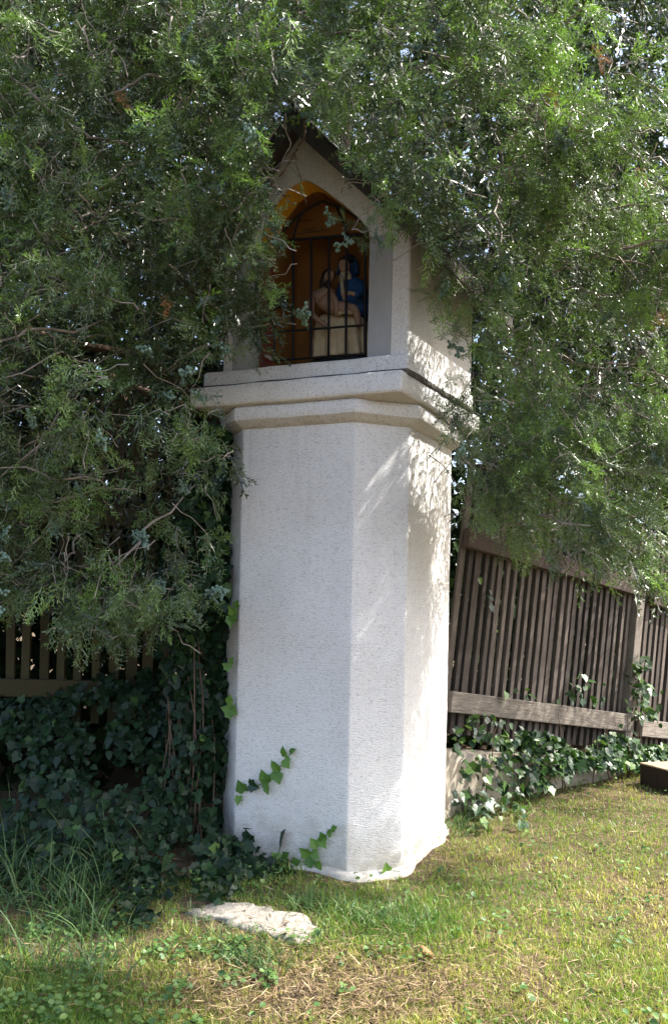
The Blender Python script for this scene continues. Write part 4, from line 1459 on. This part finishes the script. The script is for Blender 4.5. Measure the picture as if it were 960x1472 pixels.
def ivy_mass(root, pos, nrm, down, sc, tint, nobj, g, jit=0.45, meshes=None, mat=None):
    n = len(pos)
    d = down + g.normal(0, 0.55, (n, 3))
    nn = nrm + g.normal(0, jit, (n, 3))
    d = d - nn * (np.sum(d * nn, 1, keepdims=True) / np.sum(nn * nn, 1, keepdims=True))
    R = rot_from(d, nn)
    which = g.integers(0, len(IVY), n)
    px, py = pix(pos[:, 0], pos[:, 1], pos[:, 2])
    vis = (px > -10) & (px < 970) & (py < 1480)
    facing = np.abs(np.sum(R[:, :, 2] * (pos - np.array([0, 0, CAMZ])) / pos[:, 1:2], 1))
    front = -(pos @ np.array([0, 1.0, 0]))
    score = np.where(vis, sc / pos[:, 1] * (0.3 + facing) * (1 + 0.8 * (front - front.min()) / (np.ptp(front) + 1e-6)), 0)
    order = np.argsort(-score)
    a, b = order[:nobj], order[nobj:]
    leaf_objs(root, pos[a], R[a], sc[a], which[a], meshes or IVY_ME)
    V, F, T = scatter(IVY, pos[b], R[b], sc[b], tint[b], which[b])
    bulk('ivy_foliage', V, F, mat or M_IVY, root, np.clip(T, 0, 1), 'stuff')

def nz(x, y, f, s=0.0):
    return np.array([noise.noise(Vector((a * f, b * f, s))) for a, b in zip(x, y)])

def build_ivy():
    g = np.random.default_rng(61)
    # --- left: ground, mound against the fence, column climbing beside the pillar
    root = empty('ivy_plant', (-0.8, 3.95, float(ground(-0.8, 3.95))), 'dark ivy covering the shady ground and climbing beside the pillar edge', 'ivy')
    P_, N_, D_ = [], [], []
    n = 6800
    x = g.uniform(-2.0, -0.33, n)
    y = g.uniform(3.05, 4.4, n)
    edge = 3.12 + 0.10 * np.sin(x * 5) + 0.35 * sstep(-x, 0.9, 1.5) + g.normal(0, 0.10, n)
    edge = np.where(x > -0.6, 3.30 + g.normal(0, 0.06, n), edge)
    m = 0.56 * sstep(y, 3.45, 4.4)
    m = m + 0.06 * np.sin(x * 6 + 1) * sstep(y, 3.3, 3.8)
    z = ground(x, y) + 0.015 + np.maximum(m, 0) + g.uniform(-0.05, 0.04, n) * sstep(y, 3.1, 3.5) + 0.02
    hole = nz(x, y, 4.5, 31.0) + 0.5 * nz(x, y, 11.0, 33.0)
    k = (y > edge) & ~((x > -0.48) & (y > 3.74)) & (hole > -0.30)
    P_.append(np.stack([x, y, z], 1)[k])
    sl = 0.9 * sstep(y, 3.4, 3.7)
    N_.append(np.stack([0 * x, -sl - 0.25, 1 + 0 * x], 1)[k])
    D_.append(np.stack([0 * x, -1 + 0 * x, -0.6 * sl], 1)[k])
    n = 2100
    z = g.uniform(0.0, 1.82, n) ** 1.0
    w = 0.30 - 0.09 * sstep(z, 0.9, 1.8) + 0.05 * np.sin(z * 7)
    t = g.uniform(0, 1, n)
    x = -0.455 - t * w
    y = 3.93 - 0.10 * np.sin(t * 2.6) + g.uniform(-0.02, 0.10, n) + 0.05 * np.sin(z * 9 + t * 4)
    P_.append(np.stack([x, y, z + 0.03], 1))
    N_.append(np.stack([-0.3 + 0 * x, -1 + 0 * x, 0.45 + 0 * x], 1))
    D_.append(np.stack([0 * x, -0.2 + 0 * x, -1 + 0 * x], 1))
    # foot of the pillar front
    n = 260
    t = g.uniform(0, 1, n)
    a, b = np.array(E[1]), np.array(E[2])
    q = a + (b - a) * (t * 0.62)[:, None] + np.array([NF.x, NF.y]) * g.uniform(0.01, 0.22, n)[:, None]
    z = ground(q[:, 0], q[:, 1]) + g.uniform(0.01, 0.10, n) * (1 - t)
    P_.append(np.stack([q[:, 0], q[:, 1], z], 1))
    N_.append(np.tile([-0.2, -0.7, 0.8], (n, 1)))
    D_.append(np.tile([0, -0.7, -0.5], (n, 1)))
    pos, nr, dn = np.concatenate(P_), np.concatenate(N_), np.concatenate(D_)
    sc = 0.020 + 0.040 * g.uniform(0, 1, len(pos)) ** 1.6
    sc = np.where(pos[:, 2] > 0.9, sc * 1.2, sc)
    sc = np.where(pos[:, 1] < 3.5, sc * 0.72, sc)
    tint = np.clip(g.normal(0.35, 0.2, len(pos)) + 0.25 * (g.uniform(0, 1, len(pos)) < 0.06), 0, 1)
    ivy_mass(root, pos, nr, dn, sc, tint, 290, g, 0.7, IVY_ME_SHADED, M_IVYSHADED)
    r = random.Random(9)
    for _ in range(16):
        xx = r.uniform(-0.72, -0.5)
        a = Vector((xx, 3.86, float(ground(xx, 3.86))))
        b = Vector((xx + r.uniform(-0.08, 0.1), 3.84 + r.uniform(0, 0.08), r.uniform(0.5, 1.6)))
        v, f = tube_vf(wiggle(a, b, 10, 0.02, 0, r), [0.004 - 0.00025 * i for i in range(11)], 5)
        mesh_obj('stem', v, f, M_BARK, root, True)
    # --- right: along the fence foot
    root2 = empty('ivy_plant', (1.2, 4.85, float(ground(1.2, 4.85))), 'sunlit ivy growing along the foot of the weathered fence by the lawn', 'ivy')
    P_, N_, D_ = [], [], []
    d = (Vector(FB) - Vector(FA)).normalized()
    nn = Vector((d.y, -d.x))
    n = 2700
    s = g.uniform(-0.05, 2.9, n)
    h = g.uniform(0, 1, n)
    base = np.array(FA)[None] + np.array([d.x, d.y])[None] * s[:, None]
    top = 0.545 - 0.155 * s + 0.05 * np.sin(s * 5.3) + 0.03 * np.sin(s * 11)
    gz = ground(base[:, 0], base[:, 1])
    bot = gz + 0.02 + 0.10 * (0.5 + 0.5 * np.sin(s * 6 + 2)) * (s > 0.15)
    z = bot + (top - bot) * h
    off = 0.085 + 0.10 * (1 - h) * g.uniform(0.3, 1.1, n) + g.uniform(0, 0.05, n)
    q = base + np.array([nn.x, nn.y])[None] * off[:, None]
    dens = np.array([noise.noise(Vector((a * 4, b * 9, 2.0))) for a, b in zip(s, z)])
    k = (dens > -0.10 - 0.6 * h) & (g.uniform(0, 1, n) < np.where(s < 0.45, 0.45, 1.0))
    P_.append(np.stack([q[:, 0], q[:, 1], z], 1)[k])
    # clumps: on the rail, up the post, near the pillar foot, a pair on the pickets
    def clump(px, py, s_, n, sp, spz, o=0.075):
        c = np.array(FA) + np.array([d.x, d.y]) * s_ + np.array([nn.x, nn.y]) * o
        zc = P(px, py, c[1]).z
        q = np.stack([c[0] + g.normal(0, sp, n) * d.x, c[1] + g.normal(0, sp, n) * d.y + g.normal(0, 0.012, n), zc + g.normal(0, spz, n)], 1)
        P_.append(q)
    s_of = lambda px: ((px - 652) / (905 - 652)) ** 0.92 * 1.63
    clump(810, 990, s_of(812), 16, 0.06, 0.05)
    clump(785, 1000, s_of(785), 7, 0.05, 0.02)
    clump(830, 1005, s_of(832), 8, 0.06, 0.02)
    clump(718, 993, s_of(718), 6, 0.05, 0.03)
    clump(905, 960, s_of(905), 22, 0.05, 0.05, 0.06)
    clump(905, 985, s_of(905), 34, 0.05, 0.08, 0.06)
    clump(905, 1015, s_of(905), 46, 0.08, 0.07, 0.07)
    clump(692, 872, s_of(694), 3, 0.02, 0.03, 0.03)
    clump(678, 834, s_of(680), 1, 0.01, 0.01, 0.03)
    P_.append(np.stack([g.uniform(0.6, 0.95, 45), g.uniform(4.2, 4.55, 45), np.zeros(45)], 1))
    P_[-1][:, 2] = ground(P_[-1][:, 0], P_[-1][:, 1]) + g.uniform(0.01, 0.12, 45)
    pos = np.concatenate(P_)
    nr = np.tile([nn.x * 0.8, nn.y * 0.8, 0.7], (len(pos), 1))
    dn = np.tile([0.1, -0.3, -1.0], (len(pos), 1))
    sc = 0.024 + 0.036 * g.uniform(0, 1, len(pos)) ** 1.4
    tint = np.clip(g.normal(0.62, 0.22, len(pos)), 0, 1)  # raised tint, brightness of the sunlit side put into leaf colour
    ivy_mass(root2, pos, nr, dn, sc, tint, 290, g, 0.65)
    for _ in range(10):
        ss = r.uniform(0.1, 2.0)
        c = Vector(FA) + d * ss + nn * 0.13
        a = Vector((c.x, c.y, float(ground(c.x, c.y))))
        b = a + Vector((r.uniform(-0.1, 0.1), r.uniform(-0.05, 0.02), r.uniform(0.25, 0.45)))
        v, f = tube_vf(wiggle(a, b, 8, 0.04, 0, r), [0.004 - 0.0003 * i for i in range(9)], 5)
        mesh_obj('stem', v, f, M_BARK, root2, True)

    # --- single shoots on the white pillar
    def on_face(px, py, i, j, off=0.006):
        a, b = Vector(E[i]), Vector(E[j])
        dd = (b - a).normalized()
        nn = Vector((dd.y, -dd.x))
        rr = P(px, py, 1.0) - Vector((0, 0, CAMZ))
        o = a + nn * off
        A = np.array([[dd.x, -rr.x], [dd.y, -rr.y]])
        t, D = np.linalg.solve(A, np.array([-o.x, -o.y]))
        return Vector((rr.x * D, rr.y * D, CAMZ + rr.z * D)), Vector((nn.x, nn.y, 0.25))
    def shoot(label, path, leaves, face=(1, 2)):
        pts = [on_face(px, py, *face, off=0.010)[0] for px, py in path]
        nrm = on_face(path[0][0], path[0][1], *face)[1]
        e = empty('ivy_shoot', pts[0], label, 'ivy')
        sm = []
        for i in range(len(pts) - 1):
            for k in range(4):
                sm.append(pts[i].lerp(pts[i + 1], k / 4) + nrm * 0.004 * math.sin(i * 4 + k))
        sm.append(pts[-1])
        v, f = tube_vf(sm, [0.0028 - 0.0014 * i / len(sm) for i in range(len(sm))], 5)
        mesh_obj('stem', v, f, M_IVYYOUNG, e, True)
        for px, py, wpx, ang in leaves:
            p, nv = on_face(px, py, *face, off=0.022)
            size = wpx / FPX * p.y
            side = Vector((nv.y, -nv.x, 0)).normalized() * -1
            d = Vector((0, 0, 1)) * math.cos(math.radians(ang)) + side * math.sin(math.radians(ang)) + nv * 0.35
            R = rot_from(np.array([tuple(d)]), np.array([tuple(nv)]) + g.normal(0, 0.22, (1, 3)))
            me = IVY_ME_Y if wpx < 21 else IVY_ME
            leaf_objs(e, np.array([tuple(p - d.normalized() * size * 0.4)]), R, np.array([size]), [int(g.integers(0, 6))], me)
    shoot('slender green ivy shoot climbing diagonally across the pillar front', [(340, 1138), (352, 1133), (375, 1128), (393, 1114), (405, 1100), (412, 1085)],
          [(347, 1131, 19, -30), (364, 1130, 21, 100), (380, 1117, 20, -20), (383, 1131, 20, 160), (396, 1102, 18, -40), (398, 1117, 20, 150), (408, 1081, 16, -10), (412, 1097, 17, 140), (420, 1080, 13, 60), (343, 1150, 14, 180)])
    shoot('short ivy shoot with small leaves at the pillar foot above the tufted grass', [(436, 1248), (446, 1232), (458, 1215), (470, 1200), (480, 1192)],
          [(439, 1226, 20, -60), (453, 1228, 17, 120), (452, 1212, 16, -40), (464, 1212, 16, 140), (463, 1203, 14, -20), (474, 1197, 13, 40), (480, 1191, 11, 60), (458, 1245, 16, 150), (446, 1240, 18, 170)])
    shoot('dark ivy leaves standing up at the foot of the pillar near dry grass', [(392, 1245), (400, 1228), (404, 1210)],
          [(405, 1205, 30, 20), (398, 1232, 18, -50), (410, 1232, 18, 40), (424, 1242, 20, 60), (385, 1240, 16, -70)])
    shoot('tiny ivy sprig with fresh leaves at the chamfered corner base', [(556, 1285), (558, 1268), (557, 1252)],
          [(556, 1250, 20, -10), (566, 1258, 17, 60), (549, 1262, 14, -70), (562, 1270, 14, 120)], (2, 3))
    shoot('sprig of light green ivy leaves at the shaded pillar edge', [(330, 895), (334, 880), (340, 868)],
          [(334, 878, 17, -40), (340, 868, 12, 30), (332, 893, 18, 170), (336, 886, 14, 120)], (1, 2))
    shoot('ivy sprig reaching over the pillar edge below the pair of small leaves', [(325, 1030), (332, 1018), (338, 1012)],
          [(330, 1005, 13, 10), (328, 1022, 20, -70), (335, 1022, 16, 120), (331, 1012, 12, 60), (333, 950, 12, 30), (326, 958, 14, -60)], (1, 2))
build_ivy()

# ------------------------------------------------------------------ lawn, weeds, litter
def gpoint(px, py):
    """photo pixel arrays -> ground points"""
    a = (px - PCX) + ROLL * (py - PCY)
    b = ROLL * (px - PCX) - (py - PCY)
    D = np.full(len(px), 3.0)
    for _ in range(14):
        gz = ground(a / FPX * D, D)
        D = np.clip((gz - CAMZ) / (b / FPX), 0.8, 9)
    return a / FPX * D, D

def in_e(x, y, off=0.0):
    return inpoly(x, y, offset_poly(E, off))

def blades(name, x, y, hgt, wid, lean, tint, mat, segs=2, z0=None, seed=0, droop=0.5):
    g = np.random.default_rng(seed)
    n = len(x)
    z = ground(x, y) - 0.004 if z0 is None else z0
    az = g.uniform(0, 2 * np.pi, n)
    dirx, diry = np.cos(az) * lean, np.sin(az) * lean
    fa = g.uniform(0, np.pi, n)
    sx, sy = np.cos(fa), np.sin(fa)
    rows = []
    for k in range(segs + 1):
        t = k / segs
        bx = x + dirx * hgt * t ** 1.6
        by = y + diry * hgt * t ** 1.6
        bz = z + hgt * (t - droop * lean * t ** 2.2 * 0.8)
        w = wid * (1 - t ** 1.5) * 0.5
        if k < segs:
            rows.append(np.stack([bx - sx * w, by - sy * w, bz], 1))
            rows.append(np.stack([bx + sx * w, by + sy * w, bz], 1))
        else:
            rows.append(np.stack([bx, by, bz], 1))
    V = np.stack(rows, 1)
    m = V.shape[1]
    f = []
    for k in range(segs - 1):
        f += [(2 * k, 2 * k + 1, 2 * k + 3), (2 * k, 2 * k + 3, 2 * k + 2)]
    f.append((2 * segs - 2, 2 * segs - 1, 2 * segs))
    F = (np.array(f)[None] + (np.arange(n) * m)[:, None, None]).reshape(-1, 3)
    T = np.repeat(tint, m)
    o = bulk(name, V.reshape(-1, 3), F, mat, None, np.clip(T, 0, 1), 'stuff')
    return o

def build_lawn():
    g = np.random.default_rng(71)
    n = 92000
    px = g.uniform(-60, 1020, n)
    py = 1085 + (1500 - 1085) * g.uniform(0, 1, n) ** 0.85
    x, y = gpoint(px, py)
    # some more behind and to the sides so that the lawn does not stop at the frame
    m = 26000
    x = np.concatenate([x, g.uniform(-2.5, 3.5, m)])
    y = np.concatenate([y, g.uniform(1.2, 5.6, m)])
    px, py = pix(x, y, ground(x, y))
    k = ~in_e(x, y, 0.05) & ((y - x * 0.83) < 4.02 + 0.02) & (y < 5.6)
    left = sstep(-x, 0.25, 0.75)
    shade_keep = 1 - 0.72 * left * sstep(y, 2.65, 3.0)
    dry = np.exp(-(((px - 480) / 260) ** 2 + ((py - 1430) / 62) ** 2)) + 0.55 * np.exp(-(((px - 1000) / 200) ** 2 + ((py - 1300) / 60) ** 2))
    big = nz(x, y, 2.2, 4.0)
    mid = nz(x, y, 7.0, 9.0)
    keep = shade_keep * (1 - 0.78 * np.clip(dry, 0, 1) * (mid > -0.15)) * np.where((mid > 0.32) & (big > 0.0), 0.35, 1.0)
    k &= g.uniform(0, 1, len(x)) < keep
    sx_ = (px > 262) & (px < 458) & (py > 1294) & (py < 1344) & (np.abs(py - (1290 + (px - 262) * 0.22) - 18) < 22)
    k &= ~sx_
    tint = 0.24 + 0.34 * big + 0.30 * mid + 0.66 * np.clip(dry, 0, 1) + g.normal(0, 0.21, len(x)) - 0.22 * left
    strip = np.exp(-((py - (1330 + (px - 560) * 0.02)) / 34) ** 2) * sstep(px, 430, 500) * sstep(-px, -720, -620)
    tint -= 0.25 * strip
    h = g.uniform(0.018, 0.042, len(x)) * (1 + 0.5 * mid) * (1 - 0.3 * np.clip(dry, 0, 1)) + 0.02 * strip + 0.012 * left
    near_p = in_e(x, y, 0.12)
    h = np.where(near_p & (x < -0.1), h * 1.7, np.where(near_p, h * 0.75, h))
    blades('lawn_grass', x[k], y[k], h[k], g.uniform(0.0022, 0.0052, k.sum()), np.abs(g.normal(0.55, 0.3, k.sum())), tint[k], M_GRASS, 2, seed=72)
    L = bpy.data.objects['lawn_grass']
    tag(L, 'short patchy lawn, green to straw yellow, in front of the shrine', 'grass')

    # long tussocks on the left, at the pillar foot and by the fence
    X, Y, H, T = [], [], [], []
    def tuss(px, py, n, sp, h0, h1, t=0.3):
        cx, cy = gpoint(np.array([float(px)]), np.array([float(py)]))
        X.append(cx + g.normal(0, sp, n)); Y.append(cy + g.normal(0, sp, n))
        H.append(g.uniform(h0, h1, n)); T.append(np.clip(g.normal(t, 0.2, n), 0, 1))
    for i in range(26):
        tuss(g.uniform(-60, 150), g.uniform(1215, 1440), 22, 0.07, 0.10, 0.34)
    for q in ((160, 1240), (175, 1255), (60, 1240), (110, 1230), (20, 1235), (80, 1290), (120, 1330)):
        tuss(q[0], q[1], 26, 0.035, 0.16, 0.36)
    for i in range(14):
        tuss(g.uniform(-20, 230), g.uniform(1190, 1270), 14, 0.04, 0.22, 0.42, 0.45)
    for q in ((440, 1305), (455, 1300), (470, 1305), (430, 1308), (485, 1308)):
        tuss(q[0], q[1], 40, 0.03, 0.06, 0.13, 0.45)
    for q in ((290, 1325), (330, 1338), (372, 1352), (415, 1360), (450, 1356), (466, 1336), (270, 1312), (400, 1298), (350, 1284), (310, 1290)):
        tuss(q[0], q[1], 26, 0.022, 0.03, 0.08, 0.5)
    for q in ((350, 1385), (365, 1390), (380, 1380), (330, 1375), (295, 1350), (345, 1370), (390, 1392)):
        tuss(q[0], q[1], 42, 0.035, 0.05, 0.10, 0.35)
    for q in ((655, 1200), (668, 1195), (650, 1188), (680, 1180), (660, 1170), (540, 1330), (570, 1320), (600, 1330), (520, 1320), (505, 1318)):
        tuss(q[0], q[1], 36, 0.04, 0.06, 0.13, 0.5)
    for i in range(26):
        tuss(g.uniform(655, 960), 1118 + g.uniform(-6, 8), 12, 0.05, 0.06, 0.16, 0.75)
    X, Y, H, T = map(np.concatenate, (X, Y, H, T))
    k = ~in_e(X, Y, 0.012)
    X, Y, H, T = X[k], Y[k], H[k], T[k]
    o = blades('tall_grass', X, Y, H, g.uniform(0.003, 0.0065, len(X)), np.abs(g.normal(0.85, 0.35, len(X))), T, M_TALL, 5, seed=73, droop=0.75)
    tag(o, 'long arching grass tufts in the shade beside the ivy and at the pillar foot', 'grass')

    # low leafy weeds
    n = 12000
    px = np.where(g.uniform(0, 1, n) < 0.6, g.uniform(-40, 420, n), g.uniform(300, 1000, n))
    py = g.uniform(1110, 1490, n)
    x, y = gpoint(px, py)
    cl = nz(x, y, 6.0, 20.0) + 0.5 * nz(x, y, 15.0, 22.0)
    w = np.where(px < 330, 0.02, 0.20)
    dryk = np.exp(-(((px - 500) / 260) ** 2 + ((py - 1430) / 70) ** 2))
    k = (cl > w + 0.25 * dryk) & ~in_e(x, y, 0.03) & ((y - x * 0.83) < 4.0) & ~((px > 262) & (px < 458) & (py > 1288) & (py < 1350))
    k &= ~((px < 250) & (py < 1230))
    x, y = x[k], y[k]
    n = len(x)
    pos = np.stack([x, y, ground(x, y) + g.uniform(0.008, 0.045, n)], 1)
    oval = (np.array([(0, 0, 0), (0.38, 0.35, 0.08), (0.33, 0.75, 0.05), (0, 1, -0.05), (-0.33, 0.75, 0.05), (-0.38, 0.35, 0.08)]), np.array([(0, 1, 2, 3), (0, 3, 4, 5)]), np.zeros(6))
    d = g.normal(0, 1, (n, 3)); d[:, 2] *= 0.25
    R = rot_from(d, np.tile([0, -0.35, 1.0], (n, 1)) + g.normal(0, 0.35, (n, 3)))
    V, F, T = scatter([oval], pos, R, g.uniform(0.010, 0.026, n), g.uniform(0, 1, n), np.zeros(n, int))
    o = bulk('low_weeds', V, F, M_WEED, None, T, 'stuff')
    tag(o, 'small round-leaved weeds scattered through the grass', 'weeds')

    # straw, dead needles and twigs on the bare patch
    n = 6500
    px = np.where(g.uniform(0, 1, n) < 0.65, g.normal(480, 170, n), g.uniform(0, 960, n))
    py = np.where(px < 1000, g.normal(1425, 45, n), 0)
    sel = g.uniform(0, 1, n) < 0.3
    py = np.where(sel, g.uniform(1130, 1480, n), py)
    x, y = gpoint(px, np.clip(py, 1120, 1495))
    k = ~in_e(x, y, 0.03)
    x, y = x[k], y[k]
    n = len(x)
    pos = np.stack([x, y, ground(x, y) + g.uniform(0.003, 0.02, n)], 1)
    d = g.normal(0, 1, (n, 3)); d[:, 2] *= 0.18
    R = rot_from(d, np.tile([0, 0, 1.0], (n, 1)) + g.normal(0, 0.4, (n, 3)))
    strw = (np.array([(0, 0, 0), (0.03, 0.5, 0.02), (0, 1, 0), (-0.03, 0.5, 0.02)]), np.array([(0, 1, 2, 3)]), np.zeros(4))
    V, F, T = scatter([strw], pos, R, g.uniform(0.02, 0.075, n), g.uniform(0, 1, n), np.zeros(n, int))
    o = bulk('straw_litter', V, F, M_LITTER, None, T, 'stuff')
    tag(o, 'dry straw and dead stalks lying on the bare patch of lawn', 'litter')

    # fallen leaves
    me = None
    for px, py, s, lab in ((205, 1203, 0.062, 'curled tan dead leaf lying among the ivy'), (101, 1192, 0.04, 'small ochre dead leaf in the long shaded grass'),
                           (45, 1122, 0.036, 'brown dead leaf resting on dark ivy below the mossy rail'), (610, 1372, 0.05, 'grey brown dead leaf on the dry lawn patch')):
        xx, yy = gpoint(np.array([float(px)]), np.array([float(py)]))
        xx, yy = float(xx[0]), float(yy[0])
        zz = float(ground(xx, yy)) + 0.03 + (0.06 if py < 1250 else 0)
        D = yy
        v = []
        nu, nv = 6, 4
        for i in range(nu + 1):
            for j in range(nv + 1):
                t, w = i / nu, (j / nv - 0.5) * 2
                hw = 0.34 * math.sin(math.pi * min(1, t * 0.92 + 0.06)) ** 0.7
                v.append(((w * hw) * s, (t - 0.5) * s, (0.28 * w * w + 0.3 * (t - 0.5) ** 2) * s))
        f = [(i * (nv + 1) + j, i * (nv + 1) + j + 1, (i + 1) * (nv + 1) + j + 1, (i + 1) * (nv + 1) + j) for i in range(nu) for j in range(nv)]
        R = Matrix.Rotation(random.uniform(0.8, 2.2), 3, 'Z') @ Matrix.Rotation(0.5, 3, 'X')
        v = [R @ Vector(q) for q in v]
        o = mesh_obj('fallen_leaf', v, f, M_DEADLEAF, None, True)
        o.location = P(px, py, D * 0.985)
        so = o.modifiers.new('thick', 'SOLIDIFY')
        so.thickness = 0.001
        tag(o, lab, 'leaf')
M_DEADLEAF = simple('dead_leaf', (0.30, 0.17, 0.07), 0.7, 0.4, 30, 0.2)
build_lawn()

# ------------------------------------------------------------------ dark growth beyond the fence
def build_shrubs():
    g = np.random.default_rng(81)
    n = 60000
    x = g.uniform(-4.2, 5.0, n)
    y0 = 5.45 + 0.82 * np.maximum(x - 1.2, 0) - 0.75 * sstep(-x, 0.1, 0.5)
    y = y0 + g.uniform(0, 1, n) ** 1.2 * 2.8
    top = 5.6 + 0.6 * np.sin(x * 1.3) + 0.4 * np.sin(x * 3.1 + 1)
    z = ground(x, y) + top * g.uniform(0, 1, n) ** 1.05
    z = np.where(np.arange(n) < 9000, ground(x, y) + g.uniform(0, 1.3, n), z)      # dense skirt near the ground
    n = len(x)
    pos = np.stack([x, y, z], 1)
    leaf = (np.array([(0, 0, 0), (0.35, 0.45, 0.05), (0, 1, 0), (-0.35, 0.45, 0.05)]), np.array([(0, 1, 2, 3)]), np.zeros(4))
    R = rot_from(g.normal(0, 1, (n, 3)), np.tile([0.0, -0.8, 0.5], (n, 1)) + g.normal(0, 0.6, (n, 3)))
    V, F, T = scatter([leaf], pos, R, g.uniform(0.06, 0.14, n), g.uniform(0, 1, n) ** 1.5, np.zeros(n, int))
    o = bulk('background_shrubbery', V, F, M_SHRUB, None, T, 'stuff')
    tag(o, 'dark leafy thicket behind the picket fences and the juniper', 'shrubbery')
build_shrubs()
